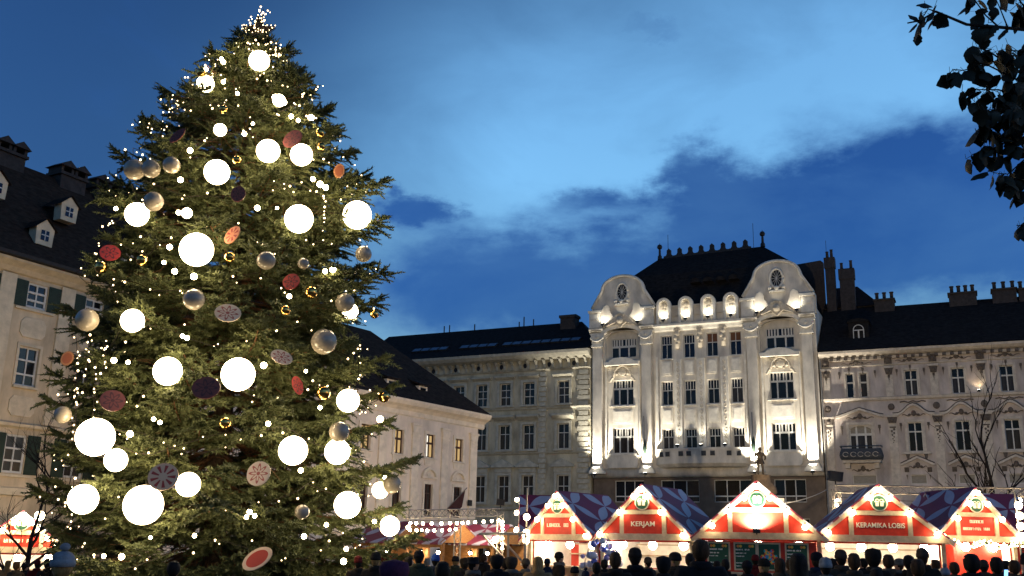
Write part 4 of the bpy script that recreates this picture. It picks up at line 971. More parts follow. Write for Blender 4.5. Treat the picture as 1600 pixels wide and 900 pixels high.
    for i in range(n):
        x = -h + w * (i + .5) / n
        lm = part(s, 'lamp', 'stall_lamp', lambda q: q.ball((x, .5, he - .30), .14, 12, 8), True)
        part(lm, 'lamp_shade', 'black_metal', lambda q: q.lathe([(.04, he - .09), (.15, he - .18), (.17, he - .2)], x, .5, 10))
    for t, _s in bulbs:
        for sd in (-1, 1):
            x = sd * (h + .1) * t; bulb(s, (x, -.46, ha - (abs(x)) * k - .14), .95)
    bulb(s, (0, -.46, ha - .12), .9)
    return s
def face(xc, Y, az):  # yaw so that the hut's depth axis points to bearing az (deg right of straight ahead)
    return (xc, Y, gz(xc, Y)), R(-az)
l, r = face(12.0, 33, 8)
stall(l, r, 'red market hut signed KERAMIKA LOBIS, right of the centre hut', 3.95, sign='KERAMIKA LOBIS', bulbs=((.14, 0), (.42, 0), (.8, 0)))
l, r = face(8.0, 32.6, 13.5)
cst = stall(l, r, 'brightest red market hut in the centre with green menu boards below its gable', 3.75, sign=None, bulbs=((.2, 0), (.45, 0), (.72, 0)), fill='red_board')
l, r = face(4.65, 34.2, 33)
stall(l, r, 'red market hut signed KERJAM with plain gift emblem and blue-looking roof', 3.35, he=2.42, ha=4.02, sign='KERJAM', bulbs=((.12, 0), (.42, 0), (.85, 0)))
l, r = face(2.05, 38, 40)
stall(l, r, 'small red market hut left of the KERJAM hut, beside the slanting white shutter', 3.1, he=2.4, ha=3.95, sign=((.72, .13, .03),), bulbs=((.2, 0), (.5, 0), (.85, 0)))
l, r = face(15.95, 35, -9)
stall(l, r, 'red market hut hung with a lit green garland, second from the right edge', 3.1, he=2.6, ha=4.2, sign=((.36, .10, .16), (.74, .09, -.08)), bulbs=((.2, 0), (.5, 0), (.85, 0)))
l, r = face(18.35, 37.3, -90)
stall(l, r, 'red market hut cut off by the right edge, its starred roof facing us', 3.2, he=2.6, ha=4.15, bulbs=((.3, 0), (.7, 0)))
l, r = face(.85, 42.2, 90)
stall(l, r, 'red market hut seen from its side, leftmost of the right-hand ring of huts', 3.0, he=2.4, ha=4.0, bulbs=((.3, 0), (.7, 0)), emblem=False)
l, r = face(-17.0, 36, -24)
stall(l, r, 'overlit red market hut at the far left edge below the shuttered house', 3.0, he=2.55, ha=3.75, sign=((.7, .12, .0),), bulbs=((.15, 0), (.35, 0), (.55, 0), (.75, 0)), dep=2.4)

# lamp on the centre hut's beam that washes out its sign, and the glaring lamp on the far left hut
sgl = thing('sign_lamp', 'small black lamp on the beam of the centre hut flooding its sign', 'lamp', tuple(Matrix.Translation(cst.location) @ cst.rotation_euler.to_matrix().to_4x4() @ Vector((-.05, -.5, 2.56 - .35))), cst.rotation_euler.z)
part(sgl, 'housing', 'black_metal', lambda q: (q.box(-.11, .11, -.06, .06, -.02, .12), q.box(-.02, .02, -.02, .2, -.06, -.02)))
part(sgl, 'lens', 'flood_lens', lambda q: q.box(-.09, .09, -.04, .05, .122, .13))
lamp('sign_beam', (0, -.15, .2), 400, (1, .88, .68), .06, sgl, 140, (0, .75, 1), .6)
hl = at(62, 806, 35.4)
hlm = thing('ridge_lamp', 'glaring round lamp on the ridge of the far left hut', 'lamp', tuple(hl))
part(hlm, 'globe', 'bulb_light', lambda q: q.ball((0, 0, 0), .16, 14, 10), True)
part(hlm, 'bracket', 'black_metal', lambda q: q.tube([(0, 0, -.35), (0, 0, -.15)], .03, 6))
lamp('lamp_glow', (0, 0, .25), 420, (1, .74, .42), .15, hlm)

# brown food huts behind the tree, roofs showing their sides
def food_hut(x, Y, lab, w=2.1, dep=3.0):
    z = gz(x, Y)
    s = thing('food_hut', lab, 'market stall', (x, Y, z), R(-32), 'brown timber huts behind the tree')
    he, ha, h = 2.12 - z, 3.0 - z, dep / 2
    for sx in (-1, 1):
        for sy in (0, 1):
            part(s, 'post', 'raw_timber', lambda q: q.box(sx * w / 2 - .07, sx * w / 2 + .07, sy * (dep - .14), sy * (dep - .14) + .14, 0, he))
        part(s, 'gable', 'raw_timber', lambda q: q.add([(sx * (w / 2 + .15), -.3, he), (sx * (w / 2 + .15), dep + .3, he), (sx * (w / 2 + .15), dep / 2, ha)] + [(sx * (w / 2 + .09), -.3, he), (sx * (w / 2 + .09), dep + .3, he), (sx * (w / 2 + .09), dep / 2, ha)], [(0, 1, 2), (5, 4, 3), (0, 3, 4, 1), (1, 4, 5, 2), (2, 5, 3, 0)]))
    for sd, y in ((-1, -.35), (1, dep + .35)):
        slope(s, [(-w / 2 - .2, y, he - .05), (w / 2 + .2, y, he - .05), (w / 2 + .2, dep / 2, ha + .06), (-w / 2 - .2, dep / 2, ha + .06)], 1.5, 1.0, off=(.25, .2))
    part(s, 'beam', 'raw_timber', lambda q: (q.box(-w / 2 - .1, w / 2 + .1, -.02, .1, he - .22, he - .06),))
    part(s, 'counter', 'raw_timber', lambda q: (q.box(-w / 2, w / 2, -.2, .3, .95, 1.05), q.box(-w / 2 + .08, w / 2 - .08, .02, .08, 0, .95)))
    part(s, 'back_wall', 'raw_timber', lambda q: q.box(-w / 2, w / 2, dep - .06, dep, 0, he - .06))
    for i in (-.5, .5):
        lm = part(s, 'lamp', 'stall_lamp', lambda q: q.ball((i, .5, he - .45), .08, 10, 7), True)
        part(lm, 'lamp_shade', 'black_metal', lambda q: q.lathe([(.04, he - .28), (.12, he - .36), (.13, he - .38)], i, .5, 10))
food_hut(-1.6, 49.5, 'brown timber hut with starred roof under the festoon mast, rightmost behind the tree')
food_hut(-3.9, 48.5, 'brown timber hut with starred roof, second of three behind the tree')
food_hut(-6.2, 47.5, 'brown timber hut partly hidden by the lit tree, nearest to its branches')

# menu boards and poster on the centre hut
def board(x, z, w, h, lab, kind):
    M4 = cst.matrix_basis
    b = thing('menu_board', lab, 'menu board', tuple(M4 @ Vector((x, -.13, z))), cst.rotation_euler.z, 'green boards on the centre hut')
    part(b, 'frame', 'white_timber', lambda q: (q.box(-w / 2, w / 2, 0, .025, -h / 2, -h / 2 + .05), q.box(-w / 2, w / 2, 0, .025, h / 2 - .05, h / 2), q.box(-w / 2, -w / 2 + .05, 0, .025, -h / 2 + .05, h / 2 - .05), q.box(w / 2 - .05, w / 2, 0, .025, -h / 2 + .05, h / 2 - .05)))
    part(b, 'panel', 'green_sign', lambda q: q.box(-w / 2 + .05, w / 2 - .05, .004, .02, -h / 2 + .05, h / 2 - .05))
    if kind == 'menu':
        for k_, (ww, zz, hh) in enumerate(((.62, .13, .042), (.5, .06, .036), (.4, .0, .030), (.46, -.13, .030), (.38, -.19, .030))):
            link('writing', glyph_bars(ww * w, hh, k_ + int(x * 10), 'sign_white', (.5,)), b, (-w * .42 + ww * w / 2, -.004, zz * h / .55))['kind'] = 'stuff'
        for zz in (0, -.19): link('writing', glyph_bars(.1, .03, 5, 'sign_white', ()), b, (w * .34, -.004, zz * h / .55))['kind'] = 'stuff'
        for i in (-1, 1):
            for c_, dx in (('tile_orange', -.04), ('tile_yellow', .04)):
                part(b, 'flower', c_, lambda q: q.prism([(i * .14 * w / .55 + dx + .045 * math.cos(R(a)), h * .36 + .045 * math.sin(R(a))) for a in range(0, 360, 45)], -.004, .003))
    else:
        tiles = ['tile_orange', 'tile_teal', 'tile_yellow', 'tile_red', 'tile_blue']
        for ring, rad, n in ((0, 0, 1), (1, .11, 6), (2, .2, 6)):
            for i in range(n):
                a0 = R(60 * i + (30 if ring == 1 else 0)); cx_, cz_ = rad * math.cos(a0), rad * math.sin(a0)
                for p in range(3):
                    pts = [(cx_, cz_)] + [(cx_ + .065 * math.cos(R(120 * p + 60 * t_)), cz_ + .065 * math.sin(R(120 * p + 60 * t_))) for t_ in range(3)]
                    part(b, 'tile', tiles[(i * 2 + p + ring * 3) % 5], lambda q: q.prism(pts, -.004, .003))
for x, k_, lab in ((-1.25, 'menu', 'green menu board at the left end of the centre hut'), (-.42, 'menu', 'green menu board with white lines of writing, left of the colourful poster'), (.30, 'poster', 'dark green poster with a star of coloured hexagons on the centre hut'), (1.15, 'menu', 'washed-out green menu board right of the colourful poster')):
    board(x, 1.83 - .35, .72, .86, lab, k_)
part(cst, 'front_board', 'red_board', lambda q: q.box(-1.73, 1.73, -.105, -.06, .95, 1.94))

# slanting white hatch props and shutter beside the small hut
hs = thing('hatch_shutter', 'raised white hatch flap with slanting props left of the small red hut', 'hatch', (-.4, 36.5, 0))
part(hs, 'flap', 'white_timber', lambda q: q.add([(-.6, 0, 2.35), (1.1, -.3, 2.4), (1.1, .9, 2.45), (-.6, 1.1, 2.4), (-.6, 0, 2.41), (1.1, -.3, 2.46), (1.1, .9, 2.51), (-.6, 1.1, 2.46)], [(0, 3, 2, 1), (4, 5, 6, 7), (0, 1, 5, 4), (1, 2, 6, 5), (2, 3, 7, 6), (3, 0, 4, 7)]))
for dx in (0, .55):
    part(hs, 'prop', 'white_timber', lambda q: q.tube([(-.45 + dx, .05, 2.36), (.45 + dx, .05, 1.45)], .045, 6))
part(hs, 'panel', 'red_board', lambda q: q.box(.42, .5, .0, .9, .3, 2.34))
lmp = part(hs, 'lamp', 'stall_lamp', lambda q: q.ball((.0, -.06, 2.2), .1, 10, 7), True)
# post under the flap so that it stands
part(hs, 'post', 'white_timber', lambda q: (q.box(1.02, 1.1, .0, .08, -.4, 2.42), q.box(.42, .5, -.09, -.01, -.4, 2.38)))

# lit garland on the garland hut
def garland():
    g = thing('garland', 'lit green fir garland hanging across the front of a red hut', 'garland', (15.95, 35, gz(15.95, 35)), R(9))
    r2 = random.Random(5); q = MB(); cable = []
    for i in range(60):
        t = -1 + 2 * i / 59
        cable.append((1.75 * t, -.52, 2.03 + .06 * math.cos(t * 9)))
    for i in range(14): cable.insert(0, (-1.75 + .02 * i - .35 * math.sin(i / 13 * 3), -.52, 2.03 - .075 * i))
    for p in cable:
        for _ in range(26):
            d = Vector((r2.gauss(0, 1), r2.gauss(0, 1), r2.gauss(0, 1))).normalized(); e = d.orthogonal() * .012
            a = Vector(p); q.add([a - e, a + e, a + d * r2.uniform(.06, .15)], [(0, 1, 2)])
    part(g, 'core', 'dark_bark', lambda q_: q_.tube(cable, .025, 4))
    q.build('fir_tufts', 'spruce_needles', g)['kind'] = 'stuff'
    b_ = MB()
    for p in cable:
        for _ in range(2): b_.ball((p[0] + r2.uniform(-.08, .08), p[1] - r2.uniform(.03, .1), p[2] + r2.uniform(-.09, .09)), .022, 6, 4)
    b_.build('tiny_bulbs', 'spark_light', g)['kind'] = 'stuff'
mat('spruce_needles', (0.050, 0.078, 0.034), 0.65, 0.45, 2.2, col2=(0.028, 0.046, 0.020), spec=0.25)
garland()

# blue-white glass ornament display beside the small hut
def glassware():
    t = thing('ornament_display', 'glittering heap of blue and clear glass ornaments between the small hut and KERJAM hut', 'display', (3.1, 33.6, gz(3.1, 33.6)))
    part(t, 'table', 'white_timber', lambda q: (q.box(-.75, .75, -.3, .3, .9, .96), [q.box(x - .04, x + .04, y - .04, y + .04, 0, .9) for x in (-.68, .68) for y in (-.24, .24)]))
    r2 = random.Random(3)
    for i in range(44):
        x = r2.uniform(-.65, .65); y = r2.uniform(-.25, .25); rr = r2.uniform(.06, .12); z = .96 + rr + r2.uniform(0, 1.0) * (1 - abs(x) * 1.1)
        m = ('glass_blue', 'glass_clear', 'glass_clear', 'glass_violet')[i % 4]
        b_ = part(t, 'glass_ball', m, lambda q: q.ball((0, 0, 0), rr, 10, 7), True, loc=(x, y, z))
    part(t, 'wire_stand', 'galvanised', lambda q: [q.tube([(x, y, .96), (x * .7, y, 1.6), (x * .2, 0, 2.1)], .012, 4) for x in (-.6, -.3, 0, .3, .6) for y in (-.2, .2)])
    lm = part(t, 'lamp', 'cool_lamp', lambda q: q.ball((.1, .1, 1.75), .05, 8, 6), True)
mat('glass_blue', (0.10, 0.14, 0.55), 0.15, 0.2, 4, spec=0.8)
mat('glass_clear', (0.55, 0.58, 0.72), 0.15, 0.2, 4, spec=0.8)
mat('glass_violet', (0.30, 0.25, 0.55), 0.15, 0.2, 4, spec=0.8)
emis('cool_lamp', (0.8, 0.88, 1.0), 30)
glassware()

# ================================================================== festoon trusses
def truss(q, a, b, s=.28, n=12, r=.025):
    a, b = Vector(a), Vector(b); d = (b - a).normalized(); side = d.cross(Vector((0, 0, 1)))
    side = side.normalized() if side.length > .1 else Vector((1, 0, 0)); up = side.cross(d).normalized()
    cr = [side * (s / 2) + up * (s / 2), side * (-s / 2) + up * (s / 2), side * (-s / 2) - up * (s / 2), side * (s / 2) - up * (s / 2)]
    for c in cr: q.tube([a + c, b + c], r, 5)
    for i in range(n):
        p0, p1 = a.lerp(b, i / n), a.lerp(b, (i + 1) / n)
        for k_ in range(4):
            q.tube([p0 + cr[k_], p1 + cr[(k_ + 1) % 4]], r * .6, 4)
            if i % 2 == 0: q.tube([p0 + cr[k_], p0 + cr[(k_ + 1) % 4]], r * .6, 4)
def festoon(name_lab, posts, beams, strings, grp):
    t = thing('festoon_truss', name_lab, 'truss', tuple(posts[0][:2]) + (gz(*posts[0][:2]),), 0, grp)
    o = Vector(t.location)
    for (x, y, zt) in posts:
        part(t, 'mast', 'galvanised', lambda q: truss(q, Vector((x, y, gz(x, y))) - o, Vector((x, y, zt)) - o, .28, 9))
    for a, b in beams:
        part(t, 'beam', 'galvanised', lambda q: truss(q, Vector(a) - o, Vector(b) - o, .3, max(8, int((Vector(b) - Vector(a)).length / .35))))
    for a, b, n, sag in strings:
        a, b = Vector(a) - o, Vector(b) - o
        part(t, 'cable', 'black_metal', lambda q: q.tube([a.lerp(b, i / 10) - Vector((0, 0, sag * (1 - (i / 5 - 1) ** 2))) for i in range(11)], .01, 4))
        for i in range(n):
            u_ = (i + .5 + .28 * math.sin(i * 5.3 + n)) / n; bulb(t, a.lerp(b, u_) - Vector((0, 0, sag * (1 - (2 * u_ - 1) ** 2) + .12)), .8, True)
TL, TR, TM = at(635, 803, 41), at(782, 800, 46), at(716, 802, 47)
festoon('metal lattice truss hung with lit bulbs in front of the pink house', [(TR.x, TR.y, TR.z), (TM.x, TM.y, TM.z - .3)],
        [(tuple(TL), tuple(TR))], [((TL.x, TL.y - .3, TL.z - .25), (TR.x, TR.y - .3, TR.z - .25), 13, .06), ((TL.x, TL.y - .6, TL.z - .5), (TM.x, TM.y - .6, TM.z - .6), 8, .05), ((TR.x + .1, TR.y - .3, TR.z - .2), (TR.x + .12, TR.y - .3, TR.z - 1.5), 7, 0)], 'lattice trusses with festoon bulbs')
A1, A2 = at(1306, 764, 42), at(1640, 770, 38)
festoon('long lattice truss hung with bulbs behind the huts at the right', [(A1.x, A1.y, A1.z), (A2.x, A2.y, A2.z)], [(tuple(A1), tuple(A2))],
        [((A1.x, A1.y - .3, A1.z - .35), (A2.x, A2.y - .3, A2.z - .35), 14, .1), ((A1.x - .05, A1.y - .3, A1.z - .3), (A1.x - .2, A1.y - .3, A1.z - 1.3), 5, 0)], 'lattice trusses with festoon bulbs')
fx = thing('stage_flood', 'black floodlight head mounted on top of the right lattice mast', 'floodlight', (A1.x, A1.y, A1.z + .18))
def added_beam(par, loc, aim, e, ang, col=(1.0, .80, .56)): lamp('flood_beam', loc, e, col, .15, par, ang, aim, .7)
part(fx, 'head', 'black_metal', lambda q: q.prism([(-.3, .18), (.24, .12), (.3, .5), (-.26, .56)], -.2, .2))
part(fx, 'yoke', 'black_metal', lambda q: q.tube([(0, 0, 0), (0, 0, .2)], .03, 5))
part(fx, 'lens', 'flood_lens', lambda q: q.box(-.22, .2, .202, .21, .2, .5))
added_beam(fx, (0, .3, .36), (.16, 1, .16), 5200, 116)  # beam added to this head to brighten the palace and ornate house
fy = thing('stage_flood', 'added small black floodlight head on top of the left lattice mast, brightening the houses', 'floodlight', (TR.x, TR.y, TR.z + .18))  # invented head with its beam, added to light the pink and grey houses
part(fy, 'head', 'black_metal', lambda q: q.prism([(-.2, .12), (.16, .1), (.2, .36), (-.18, .4)], -.15, .15))
part(fy, 'yoke', 'black_metal', lambda q: q.tube([(0, 0, 0), (0, 0, .14)], .025, 5))
part(fy, 'lens', 'flood_lens', lambda q: q.box(-.15, .14, .152, .16, .14, .34))
added_beam(fy, (0, .3, .26), (-.25, 1, .14), 720, 120)
c0, c1 = at(1212, 788, 44), at(1292, 765, 60)
wire = tag(MB().tube([c0.lerp(c1, i / 8) - Vector((0, 0, .15 * (1 - (i / 4 - 1) ** 2))) for i in range(9)], .025, 5).build('overhead_cable', 'galvanised'), 'thin pale cable stretched in front of the palace ground floor', 'cable')
# bulb columns on the outer edges of the ring of huts
for x0, lab in ((823, 'vertical string of glaring bulbs on the left edge of the ring of huts'), (1591, 'vertical string of glaring bulbs on the hut at the right edge')):
    Yb = 37.5 if x0 < 1000 else 33.2
    b0 = at(x0, 800, Yb)
    t = thing('bulb_string', lab, 'bulb string', (b0.x, b0.y, gz(b0.x, b0.y)), 0, 'vertical strings of bulbs')
    ztop = at(x0, 775 if x0 < 1000 else 782, Yb).z - t.location.z
    part(t, 'pole', 'galvanised', lambda q: q.tube([(0, .1, 0), (0, .1, ztop + .3)], .03, 6))
    for i in range(3 if x0 < 1000 else 4):
        z_ = at(x0, (808, 832, 845)[i] if x0 < 1000 else (790, 806, 822, 838)[i], Yb).z - t.location.z
        bulb(t, (0, -.06, z_), 1.25)

# ================================================================== fountain column with bronze knight
kn = thing('knight_statue', 'dark bronze knight with a staff, standing on the fountain column before the palace', 'statue', (14.0, 56, 0), R(10))
part(kn, 'column', 'statue_stone', lambda q: (q.lathe([(2.2, -.3), (2.2, .9), (2.0, 1.0), (1.1, 1.2), (.8, 1.5), (.62, 2.0), (.55, 4.1), (.62, 4.3)], 0, 0, 16), q.lathe([(.62, 4.9), (.86, 5.2), (.8, 5.5), (.55, 5.75), (.5, 6.05), (.55, 6.15), (.0, 6.15)], 0, 0, 14)), True)
part(kn, 'capital_block', 'cream_trim', lambda q: (q.box(-.95, .95, -.6, .6, 4.3, 4.72), q.box(-1.02, 1.02, -.66, .66, 4.722, 4.9)))
def skin_mesh(name, verts, edges, radii, root=0, sub=1, extra=None, voxel=None):
    """one continuous body grown over a skeleton of joints"""
    me = bpy.data.meshes.new(name + '_tmp'); me.from_pydata(verts, edges, [])
    o = bpy.data.objects.new(name + '_tmp', me); COL.objects.link(o)
    sm = o.modifiers.new('skin', 'SKIN'); sm.use_smooth_shade = True
    sv = me.skin_vertices[0].data if me.skin_vertices else None
    if sv is None:
        bm = bmesh.new(); bm.from_mesh(me); bm.verts.layers.skin.verify(); bm.to_mesh(me); bm.free(); sv = me.skin_vertices[0].data
    for i, r_ in enumerate(radii):
        sv[i].radius = r_ if isinstance(r_, tuple) else (r_, r_)
        sv[i].use_root = (i == root)
    s2 = o.modifiers.new('sub', 'SUBSURF'); s2.levels = s2.render_levels = sub
    bpy.context.view_layer.update()
    m1 = bpy.data.meshes.new_from_object(o.evaluated_get(bpy.context.evaluated_depsgraph_get()))
    bpy.data.objects.remove(o)
    if extra is not None:
        bm = bmesh.new(); bm.from_mesh(m1); m2 = bpy.data.meshes.new('x'); m2.from_pydata(extra.v, [], extra.f); bm.from_mesh(m2); bm.to_mesh(m1); bm.free()
    if voxel:
        o = bpy.data.objects.new(name + '_tmp', m1); COL.objects.link(o)
        rm = o.modifiers.new('rm', 'REMESH'); rm.mode = 'VOXEL'; rm.voxel_size = voxel; rm.use_smooth_shade = True
        sm_ = o.modifiers.new('s', 'SMOOTH'); sm_.iterations = 2; sm_.factor = .5
        bpy.context.view_layer.update()
        m1 = bpy.data.meshes.new_from_object(o.evaluated_get(bpy.context.evaluated_depsgraph_get()))
        bpy.data.objects.remove(o)
    m1.name = name
    return m1
def head_geo(cz, s=1.0):
    q = MB()
    q.ball((0, .005, cz), .105 * s, 16, 12, (.82, 1.0, 1.2))
    q.ball((0, -.045 * s, cz - .055 * s), .07 * s, 10, 8, (.85, .8, .95))      # jaw
    q.ball((0, -.112 * s, cz - .012 * s), .017 * s, 8, 6, (.8, 1.0, 1.5))      # nose
    q.ball((0, -.095 * s, cz + .03 * s), .03 * s, 8, 6, (1.9, .6, .45))        # brow
    q.ball((0, -.1 * s, cz - .062 * s), .016 * s, 8, 6, (1.7, .7, .6))         # lips
    for sd in (-1, 1):
        q.ball((sd * .088 * s, .01, cz - .005 * s), .022 * s, 8, 6, (.5, .8, 1.3))
    return q
# joints of the body, facing -y
def body_mesh(pose):
    J = [(0, 0, .98), (0, .01, 1.18), (0, .015, 1.38), (0, .0, 1.5), (0, -.01, 1.60)]
    Rr = [(.19, .15), (.20, .16), (.20, .15), (.095, .09), (.06, .06)]
    E_ = [(0, 1), (1, 2), (2, 3), (3, 4)]
    hands = []
    for sd in (-1, 1):
        b = len(J)
        st = .06 if sd > 0 else -.04
        J += [(sd * .10, 0, .90), (sd * .11, -.02 + st * .4, .50), (sd * .115, .02 + st, .09), (sd * .12, -.14 + st, .045)]
        Rr += [.115, .075, .055, .045]
        E_ += [(0, b), (b, b + 1), (b + 1, b + 2), (b + 2, b + 3)]
        a = len(J)
        if pose == 'down': arm = [(sd * .205, .01, 1.45), (sd * .265, .03, 1.15), (sd * .27, -.04, .90), (sd * .265, -.07, .82)]
        elif pose == 'pocket': arm = [(sd * .205, .01, 1.45), (sd * .30, .06, 1.16), (sd * .22, -.10, .98), (sd * .18, -.14, .95)]
        elif pose == 'phone': arm = [(sd * .205, .0, 1.45), (sd * .27, -.10, 1.20), (sd * .14, -.30, 1.40), (sd * .09, -.34, 1.47)]
        else: arm = [(sd * .205, .0, 1.45), (sd * .28, -.02, 1.16), (sd * .14, -.26, 1.18), (sd * .07, -.31, 1.20)]
        J += arm; Rr += [.12, .09, .065, .042]
        E_ += [(2, a), (a, a + 1), (a + 1, a + 2), (a + 2, a + 3)]
        hands.append((Vector(arm[3]), (Vector(arm[3]) - Vector(arm[2])).normalized(), sd))
    ex = head_geo(1.70)
    for p, d, sd in hands:       # palm with five separate fingers
        side = d.cross(Vector((0, 0, 1))).normalized(); nrm = side.cross(d)
        ex.ball(tuple(p + d * .035), .045, 8, 6, (.9, .9, .9))
        for i, ln in enumerate((.062, .075, .08, .07)):
            o_ = p + d * .06 + side * (.024 * (i - 1.5))
            ex.tube([o_, o_ + d * ln * .5 - nrm * .012, o_ + d * ln * .85 - nrm * .04], [.013, .012, .010], 6)
        o_ = p + d * .03 + side * (.04 * sd)
        ex.tube([o_, o_ + d * .035 + side * (.02 * sd), o_ + d * .065 + side * (.012 * sd) - nrm * .015], [.014, .013, .010], 6)
    me = skin_mesh('body', J, E_, Rr, 0, 1, ex, .017)
    mi = []
    for p in me.polygons:
        c = p.center
        hand = any((c - (q_ + d * .06)).length < .105 and (c - q_).dot(d) > .0 for q_, d, s in hands)
        if c.z > 1.66 and c.y > -.015 - .25 * max(0, c.z - 1.74) and not hand or (1.60 < c.z <= 1.66 and c.y > .03): mi.append(4)
        elif c.z > 1.60 or hand: mi.append(1)
        elif c.z < .12: mi.append(3)
        elif c.z < .84: mi.append(2)
        else: mi.append(0)
    for m in ('coat_a', 'skin', 'trousers_a', 'shoe', 'hair_black'): me.materials.append(MATS[m])
    me.polygons.foreach_set('material_index', mi); me.polygons.foreach_set('use_smooth', [True] * len(mi)); me.update()
    return me
HAIR = {'black': (.012, .009, .008), 'brown': (.05, .026, .014), 'blond': (.30, .18, .07), 'grey': (.20, .19, .18)}
for k_, c_ in HAIR.items(): mat('hair_' + k_, c_, .7, .5, 30, .4, stretch=(1, 1, .2), spec=.15)
mat('skin', (0.42, 0.22, 0.14), 0.55, 0.1, 8)
mat('shoe', (0.02, 0.017, 0.015), 0.5, 0.2, 8)
COATS = {'a': (.014, .014, .017), 'b': (.022, .018, .016), 'c': (.05, .04, .032), 'd': (.015, .022, .042), 'e': (.075, .06, .045), 'f': (.06, .022, .055), 'g': (.035, .042, .03), 'h': (.10, .095, .09), 'i': (.09, .012, .014), 'j': (.02, .06, .28), 'k': (.28, .17, .08), 'l': (.22, .24, .27)}
for k_, c_ in COATS.items(): mat('coat_' + k_, c_, .9, .3, 14, .3, spec=.08)
mat('trousers_a', (.016, .018, .025), .85, .3, 12)
POSES = {p: body_mesh(p) for p in ('down', 'pocket', 'phone', 'hold')}
def wobble(q, amp, f):
    from mathutils import noise as nz_
    for i, v in enumerate(q.v):
        n_ = nz_.noise_vector(Vector(v) * f); q.v[i] = tuple(Vector(v) + n_ * amp)
    return q
def m_beanie(pom):
    q = MB(); q.lathe([(.103, -.015), (.112, -.01), (.116, .02), (.112, .05), (.104, .055), (.106, .075), (.098, .10), (.075, .128), (.042, .144), (.0, .15)], 0, .008, 20, .9, 1.1)
    if pom:
        q.ball((0, .02, .19), .045, 12, 9); wobble(q, .006, 22)
    return q.mesh('beanie', 'coat_a', True)
def m_cap():
    q = MB(); q.lathe([(.102, -.01), (.108, .02), (.106, .07), (.09, .11), (.05, .135), (0, .14)], 0, .008, 20, .9, 1.1)
    q.prism([(-.07, 0), (.07, 0), (.07, .012), (-.07, .012)], -.19, -.09)
    return q.mesh('peaked_cap', 'coat_a', True)
def m_hat():
    q = MB(); q.lathe([(.17, .0), (.175, .01), (.17, .018), (.105, .022), (.103, .07), (.098, .12), (.06, .135), (0, .13)], 0, .005, 20, .95, 1.12)
    return q.mesh('brimmed_hat', 'coat_a', True)
def m_hood():
    q = MB()
    n = 16
    for j in range(9):
        t = j / 8
        for i in range(n + 1):
            a = R(-150 + 300 * i / n)          # opening towards -y
            rr = .145 * math.sin(R(30 + 150 * (1 - t))) ** .55 if t < 1 else 0.0
            zz = -.17 + .34 * t ** .85
            q.v.append((rr * .95 * math.sin(a), .012 + rr * 1.1 * math.cos(a), zz))
    for j in range(8):
        for i in range(n):
            k = j * (n + 1) + i; q.f.append((k, k + 1, k + n + 2, k + n + 1)); q.m.append(0)
    wobble(q, .008, 9)
    return q.mesh('hood', 'coat_a', True)
def m_hair(long):
    q = MB(); n = 18
    zs = [.137, .129, .10, .055, 0.0, -.045, -.085] + ([-.17, -.25, -.33] if long else [])
    rs = [.0, .05, .09, .108, .112, .105, .085 if not long else .108] + ([.105, .10, .07] if long else [])
    for z, rr in zip(zs, rs):
        op = 360 if z > .06 else 215
        for i in range(n + 1):
            a = R(-op / 2 + op * i / n)
            q.v.append((rr * .88 * math.sin(a), .012 + rr * 1.08 * math.cos(a) + (.02 if z < -.12 else 0), z))
    for j in range(len(zs) - 1):
        for i in range(n):
            k = j * (n + 1) + i; q.f.append((k, k + n + 1, k + n + 2, k + 1)); q.m.append(0)
    wobble(q, .010, 16)
    return q.mesh('hair', 'hair_black', True)
HEADW = {'beanie': m_beanie(False), 'pompom_hat': m_beanie(True), 'peaked_cap': m_cap(), 'brimmed_hat': m_hat(), 'hood': m_hood(), 'hair': m_hair(False), 'long_hair': m_hair(True)}
_sc = MB().lathe([(.07, -.05), (.125, -.06), (.15, -.02), (.145, .03), (.11, .055), (.075, .05)], 0, .0, 18, 1, 1.05)
SCARF = wobble(_sc, .012, 14).mesh('scarf', 'coat_e', True)
_cl = MB().prof([(.10, .86), (.16, .9), (.18, 1.2), (.165, 1.44), (.1, 1.5)], -.2, .2)
PHONE = MB().box(-.036, .036, -.005, .005, -.075, .075).mesh('phone', 'black_metal')
PSCR = MB().box(-.032, .032, -.007, -.0055, -.07, .07).mesh('screen', None or 'coat_a')
emis('phone_screen', (.18, .42, 1.0), 1.4)
PSCR.materials.clear(); PSCR.materials.append(MATS['phone_screen'])
